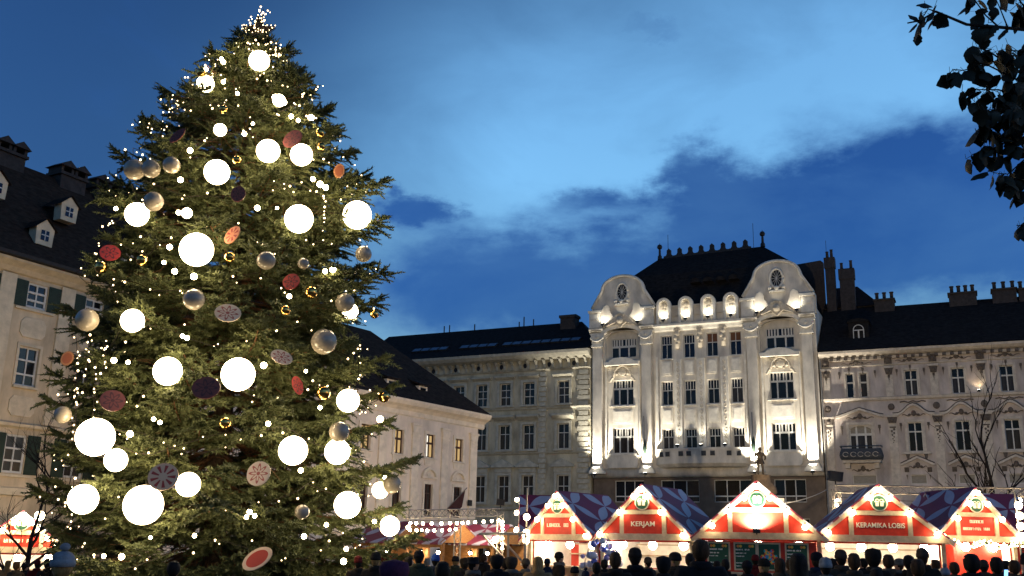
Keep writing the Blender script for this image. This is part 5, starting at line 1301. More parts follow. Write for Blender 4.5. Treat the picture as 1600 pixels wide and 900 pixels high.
def person(x, Y, ztop, label, coat='a', hw='hair', hwm='hair_black', pose='pocket', face_az=0.0, scarf=None, wide=1.0, grp='visitors crowding the Christmas market'):
    """face_az: bearing the person looks towards, 0 = away from the photographer"""
    add = {'hair': .135, 'long_hair': .135, 'beanie': .15, 'pompom_hat': .235, 'peaked_cap': .14, 'brimmed_hat': .135, 'hood': .165}[hw]
    g = gz(x, Y); k = max(.62, min(1.16, (ztop - g) / (1.715 + add)))
    p = thing('person', label, 'person', (x, Y, g), R(180 - face_az), grp)
    jw = 1 + .07 * math.sin(x * 12.9 + Y * 7.3); p.scale = (k * wide * jw, k * wide, k)
    b = link('body', POSES[pose], p)
    b.material_slots[0].link = 'OBJECT'; b.material_slots[0].material = MATS['coat_' + coat]
    o = link(hw, HEADW[hw], p, (0, .0, 1.715)); o.material_slots[0].link = 'OBJECT'; o.material_slots[0].material = MATS[hwm]
    if hw not in ('hair', 'long_hair'):
        hk = ('hair_brown', 'hair_black', 'hair_black', 'hair_blond')[len(label) % 4]
    else: hk = hwm
    b.material_slots[4].link = 'OBJECT'; b.material_slots[4].material = MATS[hk]
    if not scarf:
        s = link('collar', SCARF, p, (0, .012, 1.535), None, (.86, .86, 1.0)); s.material_slots[0].link = 'OBJECT'; s.material_slots[0].material = MATS['coat_' + coat]
    if scarf:
        s = link('scarf', SCARF, p, (0, 0, 1.545)); s.material_slots[0].link = 'OBJECT'; s.material_slots[0].material = MATS[scarf]
    if pose == 'phone':
        ph = link('phone', PHONE, p, (0, -.40, 1.56), (R(-8), 0, 0))
        sc = link('screen', PSCR, ph, (0, .0, 0), (0, 0, R(180)))
    return p
# bronze knight body
def knight():
    J = [(0, 0, .82), (0, 0, 1.02), (0, .0, 1.2), (0, 0, 1.32), (0, -.02, 1.42), (0, -.02, 1.5)]
    Rr = [.15, .15, .18, .07, .09, .07]
    E_ = [(0, 1), (1, 2), (2, 3), (3, 4), (4, 5)]
    for sd in (-1, 1):
        b = len(J); J += [(sd * .1, 0, .74), (sd * .14, -.04, .42), (sd * .15, 0, .07), (sd * .17, -.12, .03)]; Rr += [.10, .075, .06, .05]
        E_ += [(0, b), (b, b + 1), (b + 1, b + 2), (b + 2, b + 3)]
        a = len(J); J += [(sd * .2, 0, 1.24), (sd * .33, -.05, 1.08), ((-.36, -.2, 1.22) if sd < 0 else (.27, -.1, .9)), ((-.38, -.26, 1.26) if sd < 0 else (.2, -.15, .85))]; Rr += [.09, .07, .055, .045]
        E_ += [(2, a), (a, a + 1), (a + 1, a + 2), (a + 2, a + 3)]
    me = skin_mesh('body', J, E_, Rr, 0, 1, None, .022); me.materials.append(MATS['bronze'])
    o = link('body', me, kn, (0, 0, 6.15), None, (.95, .95, .95))
    part(o, 'helmet', 'bronze', lambda q: q.lathe([(.11, 1.42), (.12, 1.5), (.1, 1.58), (.04, 1.63), (0, 1.66)], 0, -.02, 12), True)
    part(o, 'armour_skirt', 'bronze', lambda q: q.lathe([(.16, .98), (.2, .85), (.27, .66)], 0, 0, 14), True)
    part(kn, 'staff', 'bronze', lambda q: q.tube([(-.38, -.26, 6.15), (-.37, -.26, 7.5)], .025, 6))
knight()

# furled flags on slanting poles in front of the two inner pilasters of the palace
for x in (TX[0] + 2.15, TX[1] - 2.15):
    fp = part(D, 'flag_pole', 'black_metal', lambda q: q.tube([(x - .12, -.5, 9.5), (x - .05, -1.0, 12.6)], .03, 5))
    part(fp, 'furled_flag', 'green_shutter', lambda q: q.lathe([(.02, 9.45), (.13, 9.7), (.19, 10.05), (.14, 10.4), (.03, 10.8)], x - .1, -.62, 10), True)

# ================================================================== the Christmas tree
TXc, TYc = -5.75, 20.0
TOP = 13.1
PR = [(0.6, 3.0), (1.5, 3.3), (2.7, 3.4), (3.7, 3.4), (4.6, 3.3), (5.6, 3.25), (6.6, 3.3), (7.7, 3.1), (8.4, 3.0), (9.1, 2.95), (10.0, 2.5), (10.6, 2.0), (11.3, 1.6), (12.1, .85), (12.7, .42), (13.1, .08)]
def prad(z): return float(np.interp(z, [p[0] for p in PR], [p[1] for p in PR]))
tree = thing('christmas_tree', 'huge spruce Christmas tree covered with glowing globes, baubles and fairy lights', 'tree', (TXc, TYc, 0))
TZ = 0.0
mat('spruce_light', (0.105, 0.118, 0.050), 0.6, 0.5, 1.6, col2=(0.048, 0.060, 0.024), spec=0.25)
def build_tree():
    rr = random.Random(21)
    prim = []           # (points, R)
    wood = MB(); twig = MB()
    z = 1.0
    spec_tips = [(545, 235), (600, 288), (603, 350), (600, 430), (590, 470), (592, 555), (640, 715), (605, 600), (600, 655), (645, 838), (620, 790), (630, 870), (185, 240), (240, 195), (165, 290), (150, 400), (108, 482), (112, 560), (80, 628), (95, 590), (88, 700), (60, 765), (85, 820), (505, 170), (515, 200), (265, 150), (330, 85), (448, 75)]
    def bough(z0, az, rad, droop, lift):
        n = 7; pts = []
        for i in range(n):
            t = i / (n - 1)
            h = z0 + droop * math.sin(t * math.pi * .5) * rad * -1 + lift * t * t * rad
            a = az + .10 * math.sin(t * 3 + z0)
            pts.append(Vector((math.cos(a) * rad * t, math.sin(a) * rad * t, h)))
        return pts
    for px, py in spec_tips:
        p = at(px, py, TYc - rr.uniform(-.3, .8)) - Vector((TXc, TYc, 0))
        rad = math.hypot(p.x, p.y); az = math.atan2(p.y, p.x); low = p.z < 5
        dr, lf = (.34, .22) if low else (.18, .22)
        prim.append((bough(p.z + (dr - lf) * rad, az, rad, dr, lf), rad))
    z = .9
    while z < 12.75:
        rad0 = prad(z); n = max(5, int(5 + rad0 * 1.9))
        a0 = rr.uniform(0, 6.28)
        for i in range(n):
            a = a0 + 6.283 * (i + rr.uniform(-.35, .35)) / n
            rad = rad0 * (.66 + .37 * rr.random() ** .8) * (.90 + .12 * math.sin(a * 3 + z * 1.9) * math.sin(z * 2.3 + 1))
            low = max(0, 1 - z / 9)
            dr = .12 + .26 * low + rr.uniform(-.04, .04); lf = .16 + .14 * rr.random()
            if z > 10.8: dr, lf = -.25, .25
            zz = z + rr.uniform(-.12, .12)
            prim.append((bough(zz + (dr - lf) * rad * .8, a, rad, dr, lf), rad))
        z += .43 if z < 10 else .27
    # leader
    prim.append(([Vector((0, 0, 11.8 + .22 * i)) for i in range(6)], .6))
    S = []   # shoots: origin, dir, length, tint
    for pts, rad in prim:
        wood.tube(pts, [.045 * max(.4, rad / 3) * (1 - .8 * i / (len(pts) - 1)) for i in range(len(pts))], 4, False)
        L_ = rad
        step = .105
        t = rr.uniform(.30, .48) if rad > 1.2 else .1
        side = 1
        while t < 1.0:
            f = t * (len(pts) - 1); i = min(int(f), len(pts) - 2); p = pts[i].lerp(pts[i + 1], f - i)
            d = (pts[i + 1] - pts[i]).normalized()
            sv = d.cross(Vector((0, 0, 1)));
            sv = sv.normalized() if sv.length > .05 else Vector((rr.uniform(-1, 1), rr.uniform(-1, 1), 0)).normalized()
            ls = (.24 + .34 * L_ * (1 - t) ** .8 * min(1, t * 3)) * rr.uniform(.65, 1.1); ls = min(ls, .95)
            sd = (d * rr.uniform(.55, .9) + sv * side * rr.uniform(.7, 1.0) + Vector((0, 0, rr.uniform(-.35, .12)))).normalized()
            q0 = p; ns = max(1, int(ls / .13))
            e = p + sd * ls + Vector((0, 0, -.10 * ls))
            if ls > .3: twig.tube([p, e], [.011, .004], 3, False)
            for k in range(ns + 1):
                u = (k + .35) / (ns + 1); o = p.lerp(e, u)
                for s2 in ((1, -1) if k < ns else (0,)):
                    sv2 = sd.cross(Vector((0, 0, 1))).normalized()
                    dd = (sd * .8 + sv2 * s2 * rr.uniform(.5, .9) + Vector((0, 0, rr.uniform(-.5, .25)))).normalized()
                    S.append((o, dd, rr.uniform(.17, .36) * (1.0 if s2 else 1.15)))
            side = -side
            t += step / L_
        # end tuft
        d = (pts[-1] - pts[-2]).normalized(); sv = d.cross(Vector((0, 0, 1)))
        sv = sv.normalized() if sv.length > .05 else Vector((1, 0, 0))
        for s2 in (-.8, -.35, 0, .35, .8): S.append((pts[-1] - d * .05, (d + sv * s2 + Vector((0, 0, rr.uniform(-.1, .2)))).normalized(), rr.uniform(.2, .34)))
    # shoot template: a bottle-brush of needle blades along +x
    r2 = np.random.default_rng(3)
    V, F = [], []
    def tri(a, b, c):
        k = len(V); V.extend((a, b, c)); F.append((k, k + 1, k + 2))
    for i in range(15):
        u = .02 + .96 * i / 15; a = i * 2.4
        base = np.array([u, 0, 0]); dirn = np.array([.62, .78 * math.cos(a), .78 * math.sin(a)]); ln = (.30 - .10 * u) * r2.uniform(.8, 1.15)
        sd = np.cross(dirn, [1, .2, .1]); sd /= np.linalg.norm(sd)
        tri(base - sd * .062, base + sd * .062, base + dirn * ln)
    for a in (0, 1.57):
        sd = np.array([0, math.cos(a), math.sin(a)]) * .10
        V_ = [np.array([0, 0, 0]) - sd, np.array([0, 0, 0]) + sd, np.array([1.12, 0, 0])]; tri(*V_)
    V = np.array(V); F = np.array(F)
    n = len(S)
    O = np.array([s[0] for s in S]); Dv = np.array([s[1] for s in S]); Ln = np.array([s[2] for s in S])
    rv = rng.normal(size=(n, 3)); B = np.cross(Dv, rv); B /= np.linalg.norm(B, axis=1, keepdims=True); Cc = np.cross(Dv, B)
    thick = rng.uniform(.85, 1.25, n)
    W = O[:, None, :] + Ln[:, None, None] * (V[None, :, 0:1] * Dv[:, None, :]) + .30 * thick[:, None, None] * (V[None, :, 1:2] * B[:, None, :] + V[None, :, 2:3] * Cc[:, None, :])
    W = W.reshape(-1, 3); FF = (F[None] + (np.arange(n) * len(V))[:, None, None]).reshape(-1, 3)
    me = bpy.data.meshes.new('crown'); me.vertices.add(len(W)); me.vertices.foreach_set('co', W.astype(np.float32).ravel())
    me.loops.add(FF.size); me.loops.foreach_set('vertex_index', FF.astype(np.int32).ravel())
    me.polygons.add(len(FF)); me.polygons.foreach_set('loop_start', np.arange(0, FF.size, 3, dtype=np.int32)); me.polygons.foreach_set('loop_total', np.full(len(FF), 3, np.int32))
    me.update(calc_edges=True); me.materials.append(MATS['spruce_light'])
    link('crown', me, tree)
    print('shoots', n, 'tris', len(FF))
    for _ in range(2600):
        z_ = rr.uniform(1.2, 11.5); a = rr.uniform(0, 6.28); r0 = prad(z_) * rr.uniform(.1, .55)
        p = Vector((r0 * math.cos(a), r0 * math.sin(a), z_)); d = Vector((math.cos(a + rr.gauss(0, .5)), math.sin(a + rr.gauss(0, .5)), rr.gauss(-.1, .3))).normalized() * rr.uniform(.3, .8)
        twig.tube([p, p + d * .5 + Vector((0, 0, rr.gauss(0, .05))), p + d], [.010, .007, .003], 3, False)
    wood.build('boughs', 'dead_twig', tree)
    twig.build('twigs', 'dead_twig', tree)
    part(tree, 'trunk', 'bark', lambda q: q.tube([(0, 0, -.1), (0, 0, 2), (.03, 0, 6), (-.02, 0, 10), (0, 0, 12.9)], [.26, .23, .16, .08, .02], 10), True)
build_tree()
def surf(px, py, k=.93, dy=0.0):
    """point on the tree's front surface seen at that place of the photograph"""
    Y = TYc
    for _ in range(6):
        p = at(px, py, Y); rz = prad(p.z) * k; dx = p.x - TXc
        Y = TYc - math.sqrt(max(.05, rz * rz - dx * dx)) if abs(dx) < rz else TYc - .2
    return at(px, py, Y + dy), Y + dy
def size(px, Y): return px / FPX * Y * 1.02
HOOK = MB().lathe([(.05, -.03), (.05, .03), (.03, .05), (.012, .06), (.012, .2)], 0, 0, 8)
_gm = MB().ball((0, 0, 0), 1, 32, 20).mesh('glowing_globe', 'globe_light', True)
_cap = HOOK.mesh('hanger', 'black_metal')
def where(px, py):
    v = 'at the top' if py < 160 else 'in the upper part' if py < 360 else 'in the middle' if py < 560 else 'in the lower part' if py < 740 else 'near the bottom'
    h = 'left' if px < 230 else 'left of centre' if px < 340 else 'centre' if px < 430 else 'right of centre' if px < 520 else 'right'
    return v, h
_used = {}
def uniq(lab):
    _used[lab] = _used.get(lab, 0) + 1
    n = _used[lab]
    return lab
GLOBES = [(405, 95, 18, 1.0, 'topmost glowing globe just below the star'), (321, 131, 15, .9, 'half-hidden glowing globe at the upper left shoulder of the tree'), (344, 203, 11, .9, 'smallest glowing globe, high on the tree'), (419, 236, 20, 1, 'glowing globe left of the dark red disc, one of a close pair'), (471, 242, 19, .95, 'glowing globe directly under the dark red disc'), (339, 269, 21.5, 1, 'glowing globe alone in the upper middle of the tree'), (214, 335, 20, .93, 'glowing globe under the unlit white balls at the upper left'), (467, 342, 24, .96, 'glowing globe in the upper right half, left of the outermost one'), (558, 336, 24, 1, 'glowing globe farthest right in the upper half of the tree'), (307, 390, 28, 1.02, 'large glowing globe left of the striped fan disc'), (207, 501, 19, 1, 'glowing globe at the left edge of the tree at mid height'), (262, 580, 23, 1, 'glowing globe left of the one with a twig across it'), (372, 585, 27, .98, 'large glowing globe in the middle with a dark twig across it'), (544, 626, 18.5, 1, 'glowing globe at the right edge, above the grey ball'), (149, 683, 30, 1.03, 'largest glowing globe on the left edge of the tree'), (181, 719, 18, 1, 'small glowing globe touching the big left one from below'), (458, 704, 23, 1, 'glowing globe alone in the lower right half of the tree'), (527, 706, 20, .96, 'glowing globe partly covered by a grey ball'), (130, 780, 23, 1, 'glowing globe at the lower left edge of the tree'), (224, 789, 30.5, 1.04, 'largest low glowing globe, below the rayed disc'), (294, 757, 19, 1, 'glowing globe right of the rayed disc'), (543, 789, 21, 1, 'glowing globe low on the right side of the tree'), (609, 822, 15.5, 1.06, 'lowest glowing globe, hanging at the right edge before the brown huts'), (594, 766, 13, .97, 'glowing globe behind a white ball at the right edge'), (547, 486, 13, .95, 'glowing globe behind a grey ball at the right edge'), (436, 157, 11, .92, 'small glowing globe within the cluster of lights near the top'), (292, 333, 9, .92, 'small glowing globe above the large middle-left one')]
for px, py, rp, k, lab in GLOBES:
    p, Y = surf(px, py, k - .05); r_ = size(rp, Y) * .95
    o = link('glowing_globe', _gm, None, p, None, (r_, r_, r_)); tag(o, lab, 'globe light', 'glowing globes on the Christmas tree')
    h_ = link('hanger', _cap, o, (0, 0, 1.0), None, (1, 1, 1))
_bm = MB().ball((0, 0, 0), 1, 24, 16).mesh('bauble', 'ball_white', True)
WB = [(210, 265, 17, 'unlit white ball at the upper left, left one of an overlapping pair'), (236, 264, 15, 'unlit white ball overlapping the left one at the upper left'), (268, 258, 14, 'unlit white ball right of the overlapping pair'), (240, 315, 16, 'unlit white ball just above the left upper globe'), (416, 407, 15, 'unlit greyish ball below the upper right globes'), (568, 397, 13, 'unlit grey ball at the right edge at mid height'), (539, 473, 15, 'unlit grey ball in front of a globe at the right edge'), (506, 534, 20, 'largest unlit grey ball, right of the middle'), (530, 675, 15.5, 'unlit grey ball covering the top of a glowing globe'), (612, 757, 14, 'unlit white ball at the lower right edge before a globe'), (303, 468, 17, 'unlit pale ball half buried in the middle left branches'), (136, 500, 18, 'unlit pale ball at the left edge at mid height'), (98, 648, 13, 'unlit pale ball at the far left edge'), (474, 412, 9, 'small unlit ball right of the middle'), (472, 800, 11, 'unlit ball in the dark lower right branches')]
for px, py, rp, lab in WB:
    p, Y = surf(px, py, 1.0, -.12); r_ = size(rp, Y)
    o = link('white_bauble', _bm, None, p, None, (r_, r_, r_)); tag(o, lab, 'bauble', 'unlit white balls on the tree'); link('hanger', _cap, o, (0, 0, 1.0))
_gb = MB().ball((0, 0, 0), 1, 16, 12).mesh('gold_bauble', 'ball_gold', True)
GB = [(158, 418, 9.5, 'small gold ball under the red disc at the left edge'), (222, 407, 9, 'small gold ball left of the large middle-left globe'), (359, 402, 8.5, 'small gold ball right of the large middle-left globe'), (349, 171, 7, 'small gold ball near the top'), (315, 114, 8, 'small gold ball before the half-hidden upper left globe'), (500, 208, 8, 'small gold ball at the upper right edge, upper of two'), (502, 229, 7, 'small gold ball at the upper right edge, lower of two'), (446, 485, 8, 'small gold ball right of the patterned white disc'), (486, 457, 10, 'gold ball right of the red flowered disc'), (585, 491, 7, 'small gold ball at the tip of a right branch'), (600, 620, 9, 'gold ball hanging at the right edge before the dormers'), (505, 614, 11, 'gold ball right of the narrow red disc'), (352, 661, 9, 'gold ball in the dark middle below the big globe'), (370, 250, 7, 'small gold ball above the upper middle globe')]
for px, py, rp, lab in GB:
    p, Y = surf(px, py, 1.0, -.1); r_ = size(rp, Y)
    o = link('gold_bauble', _gb, None, p, None, (r_, r_, r_)); tag(o, lab, 'bauble', 'small gold balls on the tree'); link('hanger', _cap, o, (0, 0, 1.0))
# painted wooden discs
def disc_mat(name, base, ink, mode, petals=8):
    m = bpy.data.materials.new(name); m.use_nodes = True
    t = m.node_tree; b = t.nodes['Principled BSDF']; b.inputs['Roughness'].default_value = .5
    def nn(ty, **k):
        n = t.nodes.new(ty)
        for a, v in k.items(): setattr(n, a, v)
        return n
    def mm(op, a, b_=None):
        n = nn('ShaderNodeMath', operation=op)
        for i, v in enumerate((a, b_)):
            if v is None: continue
            if isinstance(v, (int, float)): n.inputs[i].default_value = v
            else: t.links.new(v, n.inputs[i])
        return n.outputs[0]
    co = nn('ShaderNodeTexCoord'); sp = nn('ShaderNodeSeparateXYZ'); t.links.new(co.outputs['Object'], sp.inputs[0])
    x, z = sp.outputs[0], sp.outputs[2]
    r_ = mm('SQRT', mm('ADD', mm('MULTIPLY', x, x), mm('MULTIPLY', z, z))); a = mm('ARCTAN2', z, x)
    w = mm('COSINE', mm('MULTIPLY', a, petals))
    ringm = mm('MULTIPLY', mm('GREATER_THAN', r_, .3), mm('LESS_THAN', r_, .82))
    if mode == 'rays': f = mm('MULTIPLY', mm('GREATER_THAN', w, .25), ringm)
    elif mode == 'flower':
        f = mm('LESS_THAN', mm('ABSOLUTE', mm('SUBTRACT', r_, mm('ADD', .5, mm('MULTIPLY', w, .22)))), .11)
        f = mm('MAXIMUM', f, mm('LESS_THAN', r_, .15))
    else: f = mm('LESS_THAN', r_, .74)
    mx = nn('ShaderNodeMix', data_type='RGBA'); t.links.new(f, mx.inputs[0]); mx.inputs[6].default_value = (*base, 1); mx.inputs[7].default_value = (*ink, 1)
    t.links.new(mx.outputs[2], b.inputs['Base Color']); MATS[name] = m
disc_mat('disc_rays', (0.576, 0.400, 0.272), (0.320, 0.035, 0.024), 'rays', 9)
disc_mat('disc_fan', (0.576, 0.208, 0.096), (0.288, 0.019, 0.016), 'rays', 8)
disc_mat('disc_white', (0.672, 0.528, 0.400), (0.384, 0.096, 0.072), 'flower', 8)
disc_mat('disc_red', (0.384, 0.035, 0.026), (0.096, 0.019, 0.019), 'flower', 6)
disc_mat('disc_oval', (0.672, 0.496, 0.352), (0.448, 0.048, 0.026), 'solid')
disc_mat('disc_dark', (0.144, 0.035, 0.029), (0.056, 0.016, 0.016), 'flower', 7)
disc_mat('disc_orange', (0.416, 0.192, 0.080), (0.320, 0.096, 0.040), 'solid')
_dm = {}
DISCS = [(457, 217, 17, 17, 0, 25, 'disc_dark', 'dark red painted disc between the upper pair of globes'), (363, 367, 15, 15, 20, 30, 'disc_fan', 'orange-red striped disc right of the large globe'), (356, 489, 21, 15, -8, 0, 'disc_white', 'white disc with a pink flower pattern in the middle of the tree'), (455, 440, 14, 14, 0, 10, 'disc_red', 'red flowered disc right of the middle'), (172, 395, 15, 14, 0, -20, 'disc_red', 'red painted disc at the left edge, above a gold ball'), (176, 626, 17, 17, 0, -25, 'disc_dark', 'dark red disc with pale rim at the left, above the biggest left globe'), (255, 745, 23, 21, 0, 0, 'disc_rays', 'pale disc with red rays above the lowest big globe'), (404, 740, 18.5, 19, 0, 12, 'disc_white', 'pale disc with red pattern in the lower middle'), (402, 873, 24, 14, 32, 0, 'disc_oval', 'red oval plate with white rim at the bottom of the tree'), (440, 558, 18, 11, -22, 0, 'disc_white', 'narrow pale disc seen edge-on right of the middle globe'), (465, 602, 8, 16, 25, 0, 'disc_red', 'narrow red disc seen edge-on in the lower right half'), (530, 267, 9, 14, 0, 0, 'disc_orange', 'orange disc seen edge-on at the upper right edge'), (322, 606, 22, 18, 0, 0, 'disc_dark', 'dark disc hidden in shadow left of the middle globe'), (277, 212, 7, 17, -35, 0, 'disc_dark', 'brown disc seen edge-on at the upper left'), (372, 303, 12, 15, 10, 0, 'disc_dark', 'brownish disc below the lone upper globe'), (105, 560, 10, 12, 0, 0, 'disc_orange', 'orange-brown disc between the hanging light chains at the left')]
for px, py, a_, b_, tilt, yaw, m_, lab in DISCS:
    p, Y = surf(px, py, 1.0, -.1); ra, rb = size(a_, Y), size(b_, Y)
    if m_ not in _dm:
        q = MB(); n_ = 28
        ring = [(math.cos(2 * math.pi * i / n_), math.sin(2 * math.pi * i / n_)) for i in range(n_)]
        q.prism([(x * .94, z_) for x, z_ in [(c, s * .94) for c, s in ring]], -.05, .05); q.prism(ring, -.035, .035)
        _dm[m_] = q.mesh('painted_disc', m_)
    o = link('painted_disc', _dm[m_], None, p, (R(-12), R(-tilt), R(-yaw)), (ra / max(.5, math.cos(R(yaw))), (ra + rb) / 2, rb)); tag(o, lab, 'disc', 'painted wooden discs on the tree')
    link('hanger', _cap, o, (0, 0, 1.0))
# star
sp_ = at(405, 50, TYc - .15)
st = thing('tree_star', 'five-pointed wire star with fairy lights on the top of the tree', 'star', tuple(sp_), R(12))
def starpts(r1, r0, a0=98): return [((r1 if i % 2 == 0 else r0) * math.cos(R(a0 + 36 * i)), (r1 if i % 2 == 0 else r0) * math.sin(R(a0 + 36 * i))) for i in range(10)]
part(st, 'star_body', 'bronze', lambda q: q.prism(starpts(.36, .15), -.05, .05))
part(st, 'rim', 'black_metal', lambda q: [q.tube([(x, y, z_) for x, z_ in starpts(.38, .16) + starpts(.38, .16)[:1]], .012, 4) for y in (-.07, .07)])
def starb(q):
    P = starpts(.37, .155)
    for i in range(10):
        (x0, z0), (x1, z1) = P[i], P[(i + 1) % 10]
        for k in range(3): q.ball((x0 + (x1 - x0) * k / 3, -.08, z0 + (z1 - z0) * k / 3), .011, 6, 4)
    for _ in range(6): q.ball((random.gauss(0, .08), -.07, random.gauss(0, .08)), .010, 6, 4)
part(st, 'tiny_bulbs', 'fairy_light', starb)['kind'] = 'stuff'
part(st, 'stem', 'bark', lambda q: q.tube([(0, 0, -.5), (0, 0, -.05)], .02, 5))
# fairy-light strings wound round the crown, with hanging chains at the left
def light_string(lab, path, n, jit, rad=.015, drop=None):
    o = thing('light_string', lab, 'light string', (TXc, TYc, TZ), 0, 'fairy-light strings on the tree')
    r3 = random.Random(len(lab) * 7 + n)
    part(o, 'cable', 'dark_bark', lambda q: q.tube(path, .007, 3, False))
    q = MB(); m_ = len(path) - 1
    for i in range(n):
        f = m_ * (i + r3.random()) / n; k = min(int(f), m_ - 1)
        p = path[k].lerp(path[k + 1], f - k) + Vector((r3.gauss(0, jit), r3.gauss(0, jit), r3.gauss(0, jit)))
        s_ = rad * r3.choice((.7, .8, 1.0, 1.0, 1.35))
        q.ball(p, s_, 6, 4)
    q.build('tiny_bulbs', 'fairy_light', o)['kind'] = 'stuff'
names = ['lowest', 'second', 'third', 'fourth', 'fifth', 'sixth', 'seventh', 'eighth', 'ninth', 'topmost']
for i in range(10):
    z0, z1 = 1.0 + 1.22 * i, 1.0 + 1.22 * (i + 1) + .15
    path = []
    for k in range(70):
        t = k / 69; z_ = z0 + (z1 - z0) * t; a = 2 * math.pi * t * 1.5 + i * 1.9
        rr_ = prad(z_) * (.84 + .07 * math.sin(k * 1.7 + i) + .05 * math.sin(k * .6))
        path.append(Vector((rr_ * math.cos(a), rr_ * math.sin(a), z_ + .22 * math.sin(k * .9 + i * 2) - TZ)))
    dens = 75 if i < 6 else 110 if i < 8 else 130
    light_string('%s band of tiny warm fairy lights wound round the tree' % names[i], path, dens, .07)
for k, (x, y0, y1) in enumerate(((120, 528, 625), (138, 522, 590), (164, 530, 585), (148, 560, 660), (118, 600, 690), (255, 150, 205), (508, 300, 360), (420, 60, 130), (560, 540, 640), (115, 740, 830))):
    p0, Y = surf(x, y0, 1.02); p1 = at(x - 4, y1, Y); b_ = Vector((TXc, TYc, TZ))
    light_string('short chain of fairy lights hanging %s' % ('free at the left edge of the tree, outermost', 'at the left edge, second from outside', 'at the left edge beside the mid-left globe', 'at the left edge below the orange disc', 'above the biggest left globe', 'at the upper left flank', 'at the right flank beside a globe', 'down from the star', 'at the right flank below the grey balls', 'around the lowest left globe')[k], [p0 - b_, p0.lerp(p1, .5) - b_ + Vector((.03, 0, 0)), p1 - b_], 8, .025, .015)
# brighter frosted bulbs
_sb = MB().ball((0, 0, 0), 1, 12, 8).mesh('frosted_bulb', 'spark_light', True)
SPK = [(349, 97, 6), (349, 128, 5), (297, 235, 7), (282, 281, 7), (395, 193, 4), (382, 209, 6), (455, 182, 6), (466, 188, 5), (486, 184, 8), (430, 152, 8), (444, 160, 7), (500, 288, 8), (509, 293, 7), (489, 280, 6), (265, 386, 7), (273, 424, 7), (303, 432, 8), (402, 325, 7), (279, 332, 6), (520, 421, 8), (508, 424, 6), (178, 563, 7), (200, 566, 5), (292, 528, 6), (285, 525, 5), (419, 662, 6), (412, 571, 8), (203, 678, 8), (470, 735, 6), (594, 655, 8), (190, 870, 7), (304, 837, 5), (475, 838, 6), (537, 877, 7), (162, 869, 5), (541, 858, 5), (390, 800, 6), (398, 806, 5), (385, 808, 5), (500, 637, 5), (452, 463, 6), (322, 108, 5), (371, 146, 5), (240, 655, 5), (250, 660, 5), (510, 820, 5), (638, 824, 5), (585, 815, 5), (181, 326, 5), (256, 410, 5), (433, 325, 4), (346, 92, 5), (478, 580, 4), (235, 840, 4), (600, 745, 5)]
_anch = [(x, y, l) for x, y, r_, k, l in GLOBES] + [(x, y, l) for x, y, r_, l in WB] + [(x, y, l) for x, y, r_, l in GB] + [(d[0], d[1], d[7]) for d in DISCS]
_seen = set()
for i, (px, py, rp) in enumerate(SPK):
    p, Y = surf(px, py, .98, -.05); r_ = size(rp, Y) * .62
    for ax, ay, al in sorted(_anch, key=lambda a: (a[0] - px) ** 2 + (a[1] - py) ** 2):
        dx, dy = px - ax, py - ay
        rel = ('right of' if dx > 0 else 'left of') if abs(dx) > abs(dy) else ('below' if dy > 0 else 'above')
        if abs(dx) > .5 * abs(dy) and abs(dy) > .5 * abs(dx): rel = ('below' if dy > 0 else 'above') + (' and right of' if dx > 0 else ' and left of')
        short = ' '.join(al.split(',')[0].split()[:8])
        while short.split()[-1] in ('the', 'a', 'of', 'at', 'and', 'with', 'in', 'on', 'by', 'to', 'one', 'under', 'below', 'above', 'upper', 'lower', 'left', 'right', 'before', 'from', 'directly', 'just', 'big', 'large', 'dark', 'middle', 'glowing'): short = ' '.join(short.split()[:-1])
        lab = 'small glaring bulb %s the %s' % (rel, short)
        if lab not in _seen: break
    _seen.add(lab)
    o = link('frosted_bulb', _sb, None, p, None, (r_, r_, r_))
    tag(o, lab, 'bulb', 'glaring small bulbs on the tree'); link('socket', _cap, o, (0, 0, .98), None, (3, 3, 2))

# ================================================================== bare trees
def bare_tree(loc, h, lab, seed, spread=.5, lean=(0, 0), depth=4):
    t = thing('bare_tree', lab, 'tree', loc, 0, 'leafless trees')
    r2 = random.Random(seed); q = MB()
    def grow(p, d, ln, rad, lv):
        n = 4; pts = [p]; dd = d
        for i in range(n):
            dd = (dd + Vector((r2.gauss(0, .12), r2.gauss(0, .12), r2.gauss(.03, .06)))).normalized(); pts.append(pts[-1] + dd * ln / n)
        q.tube(pts, [rad * (1 - .55 * i / n) for i in range(n + 1)], 5 if lv > 1 else 3, False)
        if lv == 0: return
        for k in range(4 if lv > 1 else 3):
            u = r2.uniform(.35, 1.0) if k else 1.0
            f = u * n; i = min(int(f), n - 1); pp = pts[i].lerp(pts[i + 1], f - i)
            nd = (dd + Vector((r2.gauss(0, spread), r2.gauss(0, spread), r2.uniform(0, .35)))).normalized()
            grow(pp, nd, ln * r2.uniform(.5, .75), rad * .5, lv - 1)
    trunk = [Vector((lean[0] * i / 4 * h * .5, lean[1] * i / 4 * h * .5, h * .5 * i / 4)) for i in range(5)]
    part(t, 'trunk', 'dark_bark', lambda m: m.tube([Vector((0, 0, -.2))] + trunk[1:], [h * .022, h * .018, h * .016, h * .014, h * .012], 8))
    for k in range(7):
        f = .35 + .65 * k / 6; p = trunk[0].lerp(trunk[-1], f); a = r2.uniform(0, 6.28)
        grow(p, Vector((math.cos(a) * .8, math.sin(a) * .8, .75)).normalized(), h * .26, h * .009, depth - 1)
    grow(trunk[-1], Vector((lean[0], lean[1], 1)).normalized(), h * .34, h * .011, depth)
    q.build('crown', 'dark_bark', t)
p = at(1560, 860, 42); bare_tree((p.x, p.y, 0.3), 7.8, 'dark leafless tree standing in front of the ornate house behind the huts', 4, .30, depth=3)
